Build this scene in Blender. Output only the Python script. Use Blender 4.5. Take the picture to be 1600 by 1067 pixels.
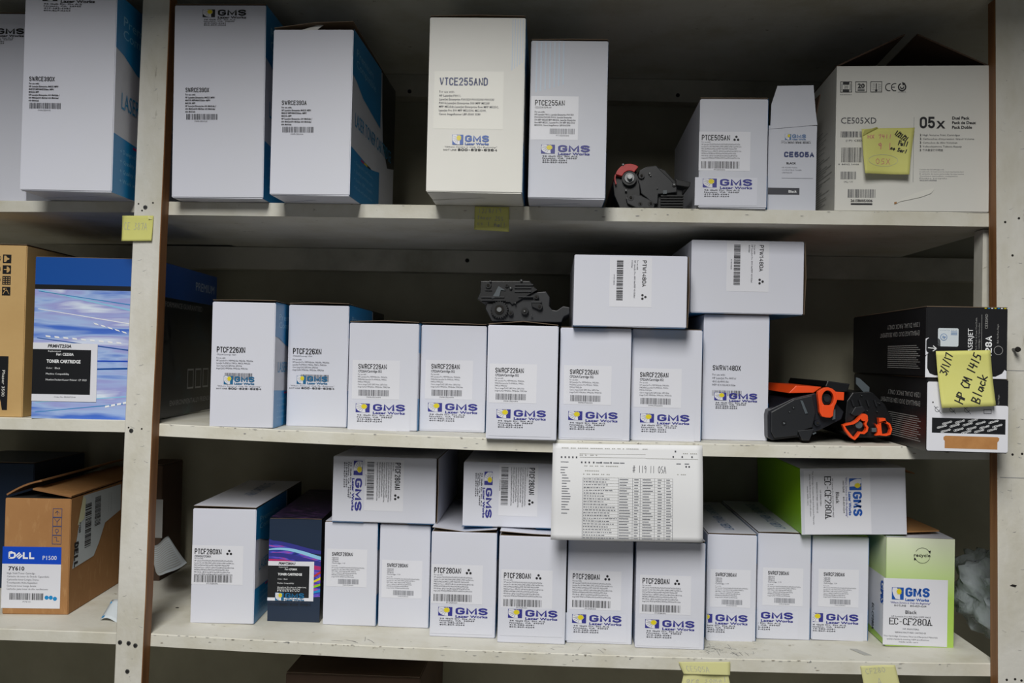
import bpy, bmesh, math, random
from mathutils import Vector, Matrix
random.seed(7)
C = bpy.context.scene.collection
for o in list(bpy.data.objects):
    bpy.data.objects.remove(o, do_unlink=True)

# ------------------------------------------------------------------ camera
H = 1.35                      # camera height above the floor
D = 1.45                      # camera to the front plane of the shelves (y = 0)
F = 1450.0                    # focal length for a 1600 px wide frame
pitch, yaw_, roll = 0.01510, -0.04822, 0.02204
cp, sp, cy, sy = math.cos(pitch), math.sin(pitch), math.cos(yaw_), math.sin(yaw_)
FW = Vector((sy*cp, cy*cp, sp)); RT0 = Vector((cy, -sy, 0)); UP0 = RT0.cross(FW)
cr, sr = math.cos(roll), math.sin(roll)
RT = cr*RT0 + sr*UP0; UP = -sr*RT0 + cr*UP0
CAM = Vector((0, -D, H))
cam = bpy.data.cameras.new('camera'); camo = bpy.data.objects.new('camera', cam); C.objects.link(camo)
M = Matrix((RT, UP, -FW)).transposed().to_4x4(); M.translation = CAM
camo.matrix_world = M
cam.sensor_width = 36; cam.lens = 36*F/1600; cam.clip_start = 0.02
bpy.context.scene.camera = camo

def lin(c):
    if isinstance(c, str):
        c = [int(c[i:i+2], 16)/255 for i in (0, 2, 4)]
    return tuple((x/12.92 if x <= .04045 else ((x+.055)/1.055)**2.4) for x in c[:3]) + (1,)

# ------------------------------------------------------------------ light
w = bpy.data.worlds.new('room_light'); bpy.context.scene.world = w; w.use_nodes = True
w.node_tree.nodes['Background'].inputs[0].default_value = (0.82, 0.90, 1.0, 1)
w.node_tree.nodes['Background'].inputs[1].default_value = 0.04
def area(name, loc, target, sx, sy_, power, col):
    l = bpy.data.lights.new(name, 'AREA'); l.shape = 'RECTANGLE'; l.size = sx; l.size_y = sy_; l.energy = power; l.color = col
    o = bpy.data.objects.new(name, l); C.objects.link(o); o.location = loc
    o.rotation_euler = (Vector(target)-Vector(loc)).to_track_quat('-Z', 'Y').to_euler(); return o
area('ceiling_light', (-0.3, -2.3, H+1.65), (-0.2, -1.5, H), 0.7, 2.0, 106, (1.0, 0.985, 0.95))
area('room_bounce', (0.1, -2.6, H-0.9), (0, 0, H-.35), 3.0, 1.4, 4.2, (0.88, 0.93, 1.0))
vs = bpy.context.scene.view_settings
vs.view_transform = 'Standard'; vs.look = 'None'; vs.gamma = 1; vs.use_curve_mapping = False; vs.exposure = 0.0

# ------------------------------------------------------------------ pixel helpers (photograph taken as 1600 x 1067)
def ray(px, py):
    return (FW + RT*((px-800)/F) - UP*((py-533.5)/F))
def at(px, py, Y):
    d = ray(px, py); return CAM + d*((Y+D)/d.y)
def atz(px, py, z):
    d = ray(px, py); return CAM + d*((z-H)/d.z)
def proj(p):
    d = Vector(p)-CAM; z = d.dot(FW); return 800+F*d.dot(RT)/z, 533.5-F*d.dot(UP)/z

# ------------------------------------------------------------------ materials
MATS = {}
def mat(name, col, rough=.5, metal=0, noise=None, bump=None, spec=None, alpha=None, coat=0, trans=0):
    """noise=(scale, colour2, lo, hi[, stretch]) mixes a second colour; bump=(scale, strength)"""
    m = bpy.data.materials.new(name); m.use_nodes = True; nt = m.node_tree; b = nt.nodes['Principled BSDF']
    b.inputs['Base Color'].default_value = lin(col); b.inputs['Roughness'].default_value = rough; b.inputs['Metallic'].default_value = metal
    if spec is not None: b.inputs['Specular IOR Level'].default_value = spec
    if coat: b.inputs['Coat Weight'].default_value = coat
    if trans: b.inputs['Transmission Weight'].default_value = trans
    if alpha is not None: b.inputs['Alpha'].default_value = alpha
    if noise or bump:
        tc = nt.nodes.new('ShaderNodeTexCoord')
    layers = noise if isinstance(noise, list) else ([noise] if noise else [])
    prev = None
    for n in layers:
        mp = nt.nodes.new('ShaderNodeMapping'); nt.links.new(tc.outputs['Object'], mp.inputs[0])
        if len(n) > 4: mp.inputs['Scale'].default_value = n[4]
        if len(n) > 5: mp.inputs['Rotation'].default_value = n[5]
        nz = nt.nodes.new('ShaderNodeTexNoise'); nz.inputs['Scale'].default_value = n[0]; nz.inputs['Detail'].default_value = 6; nz.inputs['Roughness'].default_value = .62
        nt.links.new(mp.outputs[0], nz.inputs['Vector'])
        rp = nt.nodes.new('ShaderNodeMapRange'); rp.inputs[1].default_value = n[2]; rp.inputs[2].default_value = n[3]
        nt.links.new(nz.outputs[0], rp.inputs[0])
        mx = nt.nodes.new('ShaderNodeMix'); mx.data_type = 'RGBA'
        nt.links.new(rp.outputs[0], mx.inputs[0])
        if prev is None: mx.inputs[6].default_value = lin(col)
        else: nt.links.new(prev, mx.inputs[6])
        mx.inputs[7].default_value = lin(n[1]); prev = mx.outputs[2]
    if prev is not None: nt.links.new(prev, b.inputs['Base Color'])
    if bump:
        bl = bump if isinstance(bump, list) else [bump]
        pn = None
        for bb in bl:
            nz = nt.nodes.new('ShaderNodeTexNoise'); nz.inputs['Scale'].default_value = bb[0]; nz.inputs['Detail'].default_value = 4
            nt.links.new(tc.outputs['Object'], nz.inputs['Vector'])
            bp = nt.nodes.new('ShaderNodeBump'); bp.inputs['Strength'].default_value = bb[1]; bp.inputs['Distance'].default_value = bb[2] if len(bb) > 2 else .002
            nt.links.new(nz.outputs[0], bp.inputs['Height'])
            if pn: nt.links.new(pn, bp.inputs['Normal'])
            pn = bp.outputs[0]
        nt.links.new(pn, b.inputs['Normal'])
    MATS[name] = m; return m
mat('shelf_paint', 'd1cfc4', .55, noise=[(9, 'bdb8a4', .45, .75), (60, '8f8874', .66, .74), (22, '6d6759', .70, .76, (1, 3, 1))], bump=[(14, .5, .004), (120, .25, .001)])
mat('post_paint', 'cfcdc5', .6, noise=[(11, 'bcb8a8', .45, .72, (1, 1, .5)), (34, '8b8678', .66, .74, (2, 1, .4)), (18, '57524a', .72, .78, (1, 1, .25))], bump=[(10, .5, .004), (90, .35, .0015)])
mat('back_paint', '9a9682', .7, noise=(6, '8b8774', .4, .7), bump=(30, .2))
mat('batten_paint', 'b3afa0', .65, noise=(8, '8d8a7a', .4, .7), bump=(30, .2))
mat('raw_wood', '8c6038', .6, noise=[(14, '704824', .4, .65, (3, 3, .18)), (60, 'a87a48', .55, .75, (1, 1, .1))], bump=(40, .2))
mat('white_board', 'd1d3df', .42, noise=(3, 'd0d2db', .4, .7), bump=[(5, .12, .004), (160, .04, .0005)])
mat('warm_board', 'd9d8d2', .42, noise=(3, 'd2d1ca', .4, .7), bump=[(5, .14, .004)])
mat('grey_board', 'cbcdd6', .45, noise=(4, 'c3c6d0', .4, .7), bump=[(6, .14, .004)])
mat('sticker_white', 'dbdce3', .35)
mat('sticker_warm', 'dad9d1', .38)
mat('clear_tape', 'cfd0d6', .22, noise=(30, 'd9dae0', .4, .7), bump=(25, .25, .001))
mat('tape_patch', 'd2d4de', .3)
mat('ink_black', '1c1c20', .5)
mat('ink_soft', '3b3c44', .5)
mat('ink_grey', '74767e', .5)
mat('ink_faint', 'a9a9a4', .6)
mat('ink_navy', '2e2f86', .45)
mat('ink_blue', '1450a6', .4)
mat('ink_teal', '11628f', .4)
mat('ink_slate', '3c4670', .45)
mat('ink_pale_blue', '5c7ba6', .45)
mat('ink_white', 'eceef0', .45)
mat('ink_dim', '9a9a98', .5)
mat('ink_red', 'c4707a', .6)
mat('sun_yellow', 'd9c81c', .4)
mat('cyan_print', '1a86c4', .35, bump=(5, .1, .004))
mat('cyan_light', '8cc4e4', .4)
mat('cyan_text', '2f92c4', .4)
mat('sky_print', 'bccbdc', .4)
mat('royal_blue', '0f4c9c', .35)
mat('label_blue', '1148c0', .35)
mat('black_print', '17181b', .35)
mat('magenta', 'b02a6a', .4)
mat('kraft', 'a67848', .75, noise=[(5, '986b3d', .4, .7), (90, 'b28858', .55, .75, (1, 1, .3))], bump=(60, .15, .001))
mat('kraft_pale', 'c4a26b', .72, noise=[(5, 'b6935c', .4, .7)], bump=(60, .1, .001))
mat('kraft_dark', '8a6038', .75, noise=[(5, '7c552f', .4, .7), (70, '6f4a26', .62, .75)], bump=(60, .15, .001))
mat('box_inside', '7b6a53', .8)
mat('lid_edge', '6b5a48', .7)
mat('brown_board', '4a3626', .75, noise=(6, '3c2b1e', .4, .7))
mat('black_board', '121214', .38, noise=(4, '1b1b1e', .4, .7), bump=(6, .1, .004))
mat('navy_board', '16283f', .4)
mat('green_board', '8cc414', .4, bump=(6, .14, .004))
mat('note_yellow', 'cdcc78', .75, noise=(12, 'c8c66e', .4, .7), bump=(20, .2, .001))
mat('note_pale', 'ccca90', .75, bump=(20, .2, .001))
mat('note_cream', 'd8d8b4', .75)
mat('paper', 'dfe0e2', .7, bump=(8, .2, .004))
mat('paper_grey', 'c3cbd0', .7, bump=(8, .2, .004))
mat('black_plastic', '0d0e10', .34, noise=(20, '131417', .4, .7), bump=(200, .1, .0004))
mat('slate_plastic', '17191d', .42, bump=(200, .1, .0004))
mat('navy_plastic', '0f121b', .42, bump=(200, .1, .0004))
mat('grey_plastic', '4c5459', .4)
mat('orange_plastic', 'e84a10', .42, bump=(40, .06, .0006))
mat('red_plastic', 'b8302e', .42)
mat('steel', 'b4b6b6', .25, 1)
mat('steel_dull', '6e6f70', .4, 1)
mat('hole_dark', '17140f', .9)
mat('brown_tape', 'b4814c', .5, noise=(40, 'a87542', .4, .7))
mat('plaster', '8b8877', .9, noise=(4, '7f7c6b', .4, .7))
mat('concrete', '6a655c', .85, noise=(5, '59554d', .4, .7))
mat('bag_plastic', 'd3dce2', .14, spec=.8, alpha=.48, coat=.6, bump=[(22, .8, .010), (60, .4, .003)])

def picture(name, ramp, scale, stretch, rot, detail=3, dist=0.0, rough=.35):
    m = bpy.data.materials.new(name); m.use_nodes = True; nt = m.node_tree; b = nt.nodes['Principled BSDF']; b.inputs['Roughness'].default_value = rough
    tc = nt.nodes.new('ShaderNodeTexCoord'); mp = nt.nodes.new('ShaderNodeMapping'); nt.links.new(tc.outputs['Object'], mp.inputs[0])
    mp.inputs['Scale'].default_value = stretch; mp.inputs['Rotation'].default_value = rot
    nz = nt.nodes.new('ShaderNodeTexNoise'); nz.inputs['Scale'].default_value = scale; nz.inputs['Detail'].default_value = detail; nz.inputs['Distortion'].default_value = dist
    nt.links.new(mp.outputs[0], nz.inputs['Vector'])
    r = nt.nodes.new('ShaderNodeValToRGB'); nt.links.new(nz.outputs[0], r.inputs[0])
    while len(r.color_ramp.elements) < len(ramp): r.color_ramp.elements.new(.5)
    for e, (p, c) in zip(r.color_ramp.elements, ramp): e.position = p; e.color = lin(c)
    nt.links.new(r.outputs[0], b.inputs['Base Color']); MATS[name] = m
picture('streak_picture', [(.25, '2c50b8'), (.38, '4a72cc'), (.47, 'a4bce6'), (.55, '9a9ed6'), (.62, 'dbe6f4'), (.75, '58b8e4')], 3.6, (1.2, 9, 1), (0, 0, math.radians(16)), 4, .3)
picture('aurora_picture', [(.25, '14284a'), (.42, '2c3a9a'), (.52, '5a50c8'), (.60, '8a4ab4'), (.68, 'c04a68'), (.8, '2a88a0')], 5.5, (7, 26, 1), (0, 0, math.radians(18)), 2, .8)
picture('nebula_picture', [(.3, '06090e'), (.5, '080f18'), (.64, '0e2430'), (.78, '2a5248')], 9, (1, 1.2, 1), (0, 0, 0), 5, .6)
picture('violet_picture', [(.3, '0c1018'), (.5, '1a1630'), (.65, '5a3a6a'), (.8, 'b08aa0')], 5, (10, 40, 1), (0, 0, .5), 3, .4)

# ------------------------------------------------------------------ mesh helpers
class MB:
    def __init__(s): s.v = []; s.f = []; s.m = []; s.mats = []
    def mi(s, m):
        if m not in s.mats: s.mats.append(m)
        return s.mats.index(m)
    def face(s, pts, m):
        b = len(s.v); s.v += [tuple(p) for p in pts]; s.f.append(tuple(range(b, b+len(pts)))); s.m.append(s.mi(m))
    def add(s, vs, fs, m):
        b = len(s.v); s.v += [tuple(p) for p in vs]; k = s.mi(m)
        for f in fs: s.f.append(tuple(b+i for i in f)); s.m.append(k)
    def box(s, x0, x1, y0, y1, z0, z1, m):
        vs = [(x0,y0,z0),(x1,y0,z0),(x1,y1,z0),(x0,y1,z0),(x0,y0,z1),(x1,y0,z1),(x1,y1,z1),(x0,y1,z1)]
        s.add(vs, [(0,3,2,1),(4,5,6,7),(0,1,5,4),(1,2,6,5),(2,3,7,6),(3,0,4,7)], m)
    def prism(s, pts, y0, y1, m, rim=None):
        """outline pts (x,z) in the front view, extruded from y0 to y1"""
        n = len(pts); A = sum(pts[i][0]*pts[(i+1)%n][1]-pts[(i+1)%n][0]*pts[i][1] for i in range(n))
        if A < 0: pts = pts[::-1]
        vs = [(p[0], y0, p[1]) for p in pts] + [(p[0], y1, p[1]) for p in pts]
        fs = [tuple(range(n)), tuple(range(2*n-1, n-1, -1))] + [(i, i+n, (i+1)%n+n, (i+1)%n) for i in range(n)]
        s.add(vs, fs, m)
    def disc(s, x, z, r, y0, y1, m, n=20, taper=1.0):
        b = [(x+r*math.cos(2*math.pi*i/n), y1, z+r*math.sin(2*math.pi*i/n)) for i in range(n)]
        a = [(x+r*taper*math.cos(2*math.pi*i/n), y0, z+r*taper*math.sin(2*math.pi*i/n)) for i in range(n)]
        s.add(a+b, [tuple(range(n)), tuple(range(2*n-1, n-1, -1))] + [(i, i+n, (i+1)%n+n, (i+1)%n) for i in range(n)], m)
    def gear(s, x, z, r, y0, y1, m, teeth=18):
        pts = []
        for i in range(teeth*4):
            rr = r if (i % 4) in (0, 1) else r*.86
            a = 2*math.pi*i/(teeth*4); pts.append((x+rr*math.cos(a), z+rr*math.sin(a)))
        s.prism(pts, y0, y1, m)
    def ring(s, outer, inner, y0, y1, m):
        """closed band between two outlines with the same number of points"""
        n = len(outer); vs = [(p[0], y0, p[1]) for p in outer]+[(p[0], y0, p[1]) for p in inner]+[(p[0], y1, p[1]) for p in outer]+[(p[0], y1, p[1]) for p in inner]
        fs = []
        for i in range(n):
            j = (i+1) % n
            fs += [(i, j, n+j, n+i), (2*n+i, 3*n+i, 3*n+j, 2*n+j), (i, 2*n+i, 2*n+j, j), (n+i, n+j, 3*n+j, 3*n+i)]
        s.add(vs, fs, m)
    def data(s, name):
        me = bpy.data.meshes.new(name); me.from_pydata(s.v, [], s.f)
        for m in s.mats: me.materials.append(MATS[m])
        me.polygons.foreach_set('material_index', s.m); me.update(); return me
    def build(s, name, parent=None, bevel=0, smooth=False):
        me = s.data(name)
        if bevel or smooth:
            bm = bmesh.new(); bm.from_mesh(me); bmesh.ops.remove_doubles(bm, verts=bm.verts, dist=1e-6)
            bmesh.ops.recalc_face_normals(bm, faces=bm.faces)
            if bevel: bmesh.ops.bevel(bm, geom=bm.edges[:], offset=bevel, segments=2, affect='EDGES', profile=.6)
            bm.to_mesh(me); bm.free()
            if smooth:
                for p in me.polygons: p.use_smooth = True
        return link(name, me, parent)
def link(name, me, parent=None, mtx=None):
    o = bpy.data.objects.new(name, me); C.objects.link(o)
    if parent: o.parent = parent
    if mtx is not None: o.matrix_local = mtx
    return o
def tag(o, label=None, cat=None, group=None, kind=None):
    if label: o['label'] = label
    if cat: o['category'] = cat
    if group: o['group'] = group
    if kind: o['kind'] = kind
    return o
def empty(name, loc, label, cat, group=None):
    o = bpy.data.objects.new(name, None); C.objects.link(o); o.location = loc; o.empty_display_size = .05
    return tag(o, label, cat, group)

# ------------------------------------------------------------------ type
_tx = {}
def glyphs(s, bold=0.0, res=2, shear=0.0):
    k = (s, bold, res, shear)
    if k in _tx: return _tx[k]
    cu = bpy.data.curves.new('type', 'FONT'); cu.body = s; cu.offset = bold; cu.resolution_u = res; cu.shear = shear; cu.size = 1
    ob = bpy.data.objects.new('type', cu); me = bpy.data.meshes.new_from_object(ob)
    vs = [(v.co.x, v.co.y) for v in me.vertices]; fs = [tuple(p.vertices) for p in me.polygons]
    bpy.data.objects.remove(ob); bpy.data.curves.remove(cu); bpy.data.meshes.remove(me)
    if not vs: vs = [(0, 0)]
    x0 = min(v[0] for v in vs); x1 = max(v[0] for v in vs)
    vs = [((v[0]-x0)/max(x1-x0, 1e-6), v[1]/.70) for v in vs]
    _tx[k] = (vs, fs, (x1-x0)/.70); return _tx[k]

class Print:
    """flat print authored in photograph pixels (y down), 1 px = 1 mm on the paper; becomes one thin mesh"""
    def __init__(s, k=.001): s.mb = MB(); s.k = k; s.l = 0; s.base = .00025
    def z(s, l): return s.base + l*.00018
    def poly(s, pts, m, l=1):
        n = len(pts); A = sum(pts[i][0]*pts[(i+1)%n][1]-pts[(i+1)%n][0]*pts[i][1] for i in range(n))
        if A > 0: pts = pts[::-1]
        s.mb.face([(p[0]*s.k, -p[1]*s.k, s.z(l)) for p in pts], m)
    def rect(s, x0, y0, x1, y1, m, l=1): s.poly([(x0,y0),(x1,y0),(x1,y1),(x0,y1)], m, l)
    def frame(s, x0, y0, x1, y1, t, m, l=2):
        s.rect(x0,y0,x1,y0+t,m,l); s.rect(x0,y1-t,x1,y1,m,l); s.rect(x0,y0+t,x0+t,y1-t,m,l); s.rect(x1-t,y0+t,x1,y1-t,m,l)
    def disc(s, x, y, r, m, l=2, n=20, ry=None):
        ry = ry or r; s.poly([(x+r*math.cos(2*math.pi*i/n), y+ry*math.sin(2*math.pi*i/n)) for i in range(n)], m, l)
    def arc(s, x, y, r, a0, a1, t, m, l=2, n=20):
        for i in range(n):
            a = math.radians(a0+(a1-a0)*i/n); b = math.radians(a0+(a1-a0)*(i+1)/n)
            s.poly([(x+q*math.cos(e), y+q*math.sin(e)) for q, e in ((r,a),(r,b),(r-t,b),(r-t,a))], m, l)
    def text(s, t, x, y, h, wd, m, bold=0.0, l=2, res=2, shear=0.0, rot=0):
        """x, y: left end of the baseline; h: capital height; wd: width (0 = natural)"""
        vs, fs, nat = glyphs(t, bold, res, shear); wd = wd or nat*h
        out = []
        for (a, b) in vs:
            u, v = a*wd, b*h
            if rot: r_ = math.radians(rot); u, v = u*math.cos(r_)+v*math.sin(r_), -u*math.sin(r_)+v*math.cos(r_)     # 90 reads top to bottom
            out.append(((x+u)*s.k, (-y+v)*s.k, s.z(l)))
        s.mb.add(out, fs, m)
    def small(s, lines, x, y, dy, h, widths, m='ink_soft', l=2, bold=.0, **kw):
        bold = min(bold, .03)
        for i, t in enumerate(lines):
            s.text(t, x, y+i*dy, h, widths[i] if isinstance(widths, (list, tuple)) else widths, m, bold, l, 1, **kw)
    def bars(s, x0, y0, x1, y1, m='ink_black', n=34, seed=1, l=2, vert=False):
        r = random.Random(seed); ws = [r.choice((1, 1, 1.6, 2.4)) for _ in range(n*2)]; tot = sum(ws)
        a, b = (y0, y1) if vert else (x0, x1); p = a
        for i, q in enumerate(ws):
            e = p+q*(b-a)/tot
            if i % 2 == 0:
                if vert: s.rect(x0, p, x1, e, m, l)
                else: s.rect(p, y0, e, y1, m, l)
            p = e
    def stroke(s, pts, t, m, l=3):
        for a, b in zip(pts[:-1], pts[1:]):
            dx, dy = b[0]-a[0], b[1]-a[1]; n = math.hypot(dx, dy) or 1; ex, ey = dx/n*t*.35, dy/n*t*.35; nx, ny = -dy/n*t/2, dx/n*t/2
            s.poly([(a[0]-ex+nx, a[1]-ey+ny), (b[0]+ex+nx, b[1]+ey+ny), (b[0]+ex-nx, b[1]+ey-ny), (a[0]-ex-nx, a[1]-ey-ny)], m, l)
    def logo(s, x, y, W, blue='ink_navy', kind='addr', sq=None, white='sticker_white', addr='ink_soft'):
        """sunburst square with GMS / Lazer Works; x, y top left, W overall width in px"""
        q = W/263.0; a = (75 if kind == 'addr' else 66)*q; b = (47 if kind == 'addr' else 60)*q
        s.rect(x, y, x+a, y+b, blue, 2)
        cx, cy_ = x+a*.60, y+b*.33
        fan = []                                           # pale petals sweeping from the top left corner to the bottom
        for i in range(13):
            t = math.radians(95 + 95*i/12); R = 1.0
            fan.append((cx+a*.60*math.cos(t)*R, cy_+b*.66*math.sin(t)))
        fan = [(x+a*.70, y+b*.99)] + [(min(max(p[0], x+a*.03), x+a), min(p[1], y+b*.99)) for p in fan] + [(x+a*.06, y+b*.02), (x+a*.38, y+b*.02), (cx, cy_), (x+a*.68, y+b*.62)]
        s.poly(fan, white, 3)
        for i in range(5):
            t = math.radians(110+22*i); s.stroke([(cx+a*.2*math.cos(t), cy_+b*.25*math.sin(t)), (cx+a*.52*math.cos(t), min(cy_+b*.60*math.sin(t), y+b*.98))], a*.02, 'ink_grey', 4)
        n = 24; s.poly([(cx+(a*.26 if i % 2 == 0 else a*.17)*math.cos(2*math.pi*i/n), min(max(cy_+(b*.34 if i % 2 == 0 else b*.22)*math.sin(2*math.pi*i/n), y), y+b)) for i in range(n)], 'ink_white', 5)
        n = 32; s.poly([(cx+(a*.23 if i % 2 == 0 else a*.18)*math.cos(2*math.pi*i/n), cy_+(b*.29 if i % 2 == 0 else b*.24)*math.sin(2*math.pi*i/n)) for i in range(n)], 'sun_yellow', 6)
        if kind == 'addr':
            block(s, 'GMS', x+92*q, y+38*q, 37*q, 171*q, blue, 13*q, thy=8*q)
            s.text('Lazer Works', x+92*q, y+54*q, 12.5*q, 171*q, blue, .035, 2, 2)
            for i, (t, wd) in enumerate((('94 Galli Dr. Ste A-2', 190), ('Novato, CA  94949', 186), ('415-382-6081', 132), ('800-829-6264', 134))):
                s.text(t, x+8*q, y+(65+11*i)*q, 7.2*q, wd*q, addr, .02, 2, 1)
        else:
            block(s, 'GMS', x+76*q, y+42*q, 40*q, 145*q, blue, 12*q, thy=8.5*q)
            s.text('Lazer Works', x+76*q, y+60*q, 13*q, 145*q, blue, .045, 2, 2)
            s.text('"Where Service is Only The Beginning"', x-46*q, y+77*q, 8*q, 318*q, 'ink_soft', .0, 2, 1, .35)
            s.text('HOT LINE', x-52*q, y+96*q, 9.5*q, 78*q, 'ink_black', .01, 2, 1)
            block(s, '800-829-6264', x+34*q, y+97*q, 14*q, 238*q, 'ink_black', 4.4*q, thy=2.7*q)
    def dots(s, x, y, r, m='ink_black', d=None):
        d = d or r*1.25; s.disc(x, y-d*.95, r, m, 2, 14); s.disc(x-d*1.15, y+d, r, m, 2, 14); s.disc(x+d*1.15, y+d, r, m, 2, 14)
    def data(s, name, clip=None):
        me = s.mb.data(name)
        if clip is not None:
            bm = bmesh.new(); bm.from_mesh(me)
            co, no = clip
            bmesh.ops.bisect_plane(bm, geom=bm.verts[:]+bm.edges[:]+bm.faces[:], plane_co=co, plane_no=no, clear_inner=True)
            bm.to_mesh(me); bm.free()
        return me


def _A(cx, cy, rx, ry, a0, a1, n=7): return [(cx+rx*math.cos(math.radians(a0+(a1-a0)*i/n)), cy+ry*math.sin(math.radians(a0+(a1-a0)*i/n))) for i in range(n+1)]
GOTHIC = {
 'O': [_A(.5,.25,.5,.25,180,360)+_A(.5,.75,.5,.25,0,180)+[(0,.25)]], 'C': [_A(.5,.25,.5,.25,355,180)+_A(.5,.75,.5,.25,180,5)],
 'G': [_A(.5,.25,.5,.25,350,180)+_A(.5,.75,.5,.25,180,0)+[(1,.54),(.55,.54)]], 'S': [_A(.5,.24,.5,.24,350,90,9)+_A(.5,.74,.5,.26,-90,170,9)],
 '3': [_A(.5,.25,.5,.25,190,440,9)+[(.38,.49)], [(.38,.49)]+_A(.5,.74,.5,.26,-80,170,9)], '2': [_A(.5,.27,.5,.27,185,375,8)+[(.0,1),(1,1)]],
 '5': [[(.95,0),(.12,0),(.06,.46)]+_A(.5,.69,.5,.31,-130,160,9)], '6': [_A(.5,.25,.5,.25,350,180)+_A(.5,.72,.5,.28,180,540,14)], '9': [_A(.5,.28,.5,.28,360,0,14)+_A(.5,.75,.5,.25,0,170)],
 '8': [_A(.5,.25,.46,.25,90,450,14), _A(.5,.75,.5,.25,-90,270,14)], '1': [[(.0,.22),(.7,0),(.7,1)]], '4': [[(.78,1),(.78,0),(0,.7),(1,.7)]], '7': [[(0,0),(1,0),(.35,1)]],
 'A': [[(0,1),(.5,0),(1,1)],[(.2,.66),(.8,.66)]], 'B': [[(0,0),(0,1)],[(0,0),(.5,0)]+_A(.5,.24,.45,.24,-90,90)+[(0,.48)],[(.5,.48)]+_A(.5,.74,.5,.26,-90,90)+[(0,1)]], 'D': [[(0,0),(0,1)],[(0,0),(.4,0)]+_A(.4,.28,.6,.28,-90,0)+_A(.4,.72,.6,.28,0,90)+[(0,1)]],
 'E': [[(1,0),(0,0),(0,1),(1,1)],[(0,.48),(.85,.48)]], 'F': [[(1,0),(0,0),(0,1)],[(0,.48),(.85,.48)]], 'H': [[(0,0),(0,1)],[(1,0),(1,1)],[(0,.5),(1,.5)]], 'I': [[(.5,0),(.5,1)]], 'J': [[(1,0),(1,.75)]+_A(.5,.75,.5,.25,0,170)],
 'K': [[(0,0),(0,1)],[(1,0),(0,.6)],[(.3,.42),(1,1)]], 'L': [[(0,0),(0,1),(1,1)]], 'M': [[(0,1),(0,0),(.5,.85),(1,0),(1,1)]], 'N': [[(0,1),(0,0),(1,1),(1,0)]], 'P': [[(0,1),(0,0),(.5,0)]+_A(.5,.27,.5,.27,-90,90)+[(0,.54)]],
 'R': [[(0,1),(0,0),(.5,0)]+_A(.5,.26,.5,.26,-90,90)+[(0,.52)],[(.55,.52),(1,1)]], 'T': [[(0,0),(1,0)],[(.5,0),(.5,1)]], 'U': [[(0,0)]+_A(.5,.75,.5,.25,180,0)+[(1,0)]], 'V': [[(0,0),(.5,1),(1,0)]], 'W': [[(0,0),(.25,1),(.5,.1),(.75,1),(1,0)]], 'X': [[(0,0),(1,1)],[(1,0),(0,1)]], 'Y': [[(0,0),(.5,.5),(1,0)],[(.5,.5),(.5,1)]], '-': [[(.1,.55),(.9,.55)]]}
GOTHIC['0'] = GOTHIC['O']; GW = {'M': 1.25, 'W': 1.5, 'I': .35, '1': .6, '-': .7, ' ': .6, 'T': .9, 'L': .9, 'F': .9}
def block(p, t, x, y, h, wd, m, th, l=2, gap=.38, rot=0, serif=0, thy=None):
    """condensed or extended block capitals; x, y: left end of the baseline; th: stroke thickness in px"""
    n = len(t); ws = [GW.get(c, 1) for c in t]; c = (wd-n*th*.9)/(sum(ws)+(n-1)*gap*.6)
    if c < th*.5: c = wd/(sum(ws)+(n-1)*.7)*.7
    g = (wd-n*th-c*sum(ws))/max(n-1, 1); cx = x
    for ch, w_ in zip(t, ws):
        for st in GOTHIC.get(ch, []):
            tv = thy or th; pts = [(cx+th/2+a*w_*c, y-h+tv/2+b*(h-tv)) for a, b in st]
            if rot == 90: pts = [(x-(b-y), y+(a-x)) for a, b in pts]
            elif rot == -90: pts = [(x+(b-y), y-(a-x)) for a, b in pts]
            elif rot == 180: pts = [(2*x-a, 2*y-b) for a, b in pts]
            L = []; R_ = []; k = len(pts)
            for i in range(k):
                d0 = (pts[i][0]-pts[i-1][0], pts[i][1]-pts[i-1][1]) if i else (pts[1][0]-pts[0][0], pts[1][1]-pts[0][1])
                d1 = (pts[i+1][0]-pts[i][0], pts[i+1][1]-pts[i][1]) if i < k-1 else d0
                n0 = math.hypot(*d0) or 1; n1 = math.hypot(*d1) or 1; a0 = (-d0[1]/n0, d0[0]/n0); a1 = (-d1[1]/n1, d1[0]/n1)
                mx, my = a0[0]+a1[0], a0[1]+a1[1]; q = mx*mx+my*my
                if q < .3: mx, my = a0; q = 2
                f_ = min(2/q, 1.6)*th/2
                ex, ey = (0, 0)
                if i == 0: ex, ey = -d1[0]/n1*th*.25, -d1[1]/n1*th*.25
                if i == k-1: ex, ey = d0[0]/n0*th*.25, d0[1]/n0*th*.25
                ky = (thy/th) if thy else 1.0
                kx_, ky_ = (1.0, ky) if rot in (0, 180) else (ky, 1.0)
                L.append((pts[i][0]+mx*f_*kx_+ex*kx_, pts[i][1]+my*f_*ky_+ey*ky_)); R_.append((pts[i][0]-mx*f_*kx_-ex*0+ex*kx_, pts[i][1]-my*f_*ky_+ey*ky_))
            for i in range(k-1): p.poly([L[i], L[i+1], R_[i+1], R_[i]], m, l)
            if serif:
                for a, b in (st[0], st[-1]):
                    if b in (0, 1) and not (ch in 'CS3256' ):
                        xx, yy = cx+th/2+a*w_*c, y-h+th/2+b*(h-th); p.rect(xx-serif, yy-th*.35 if b else yy-th*.5, xx+serif, yy+th*.5 if b else yy+th*.35, m, l)
        cx += w_*c+th+g

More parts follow.
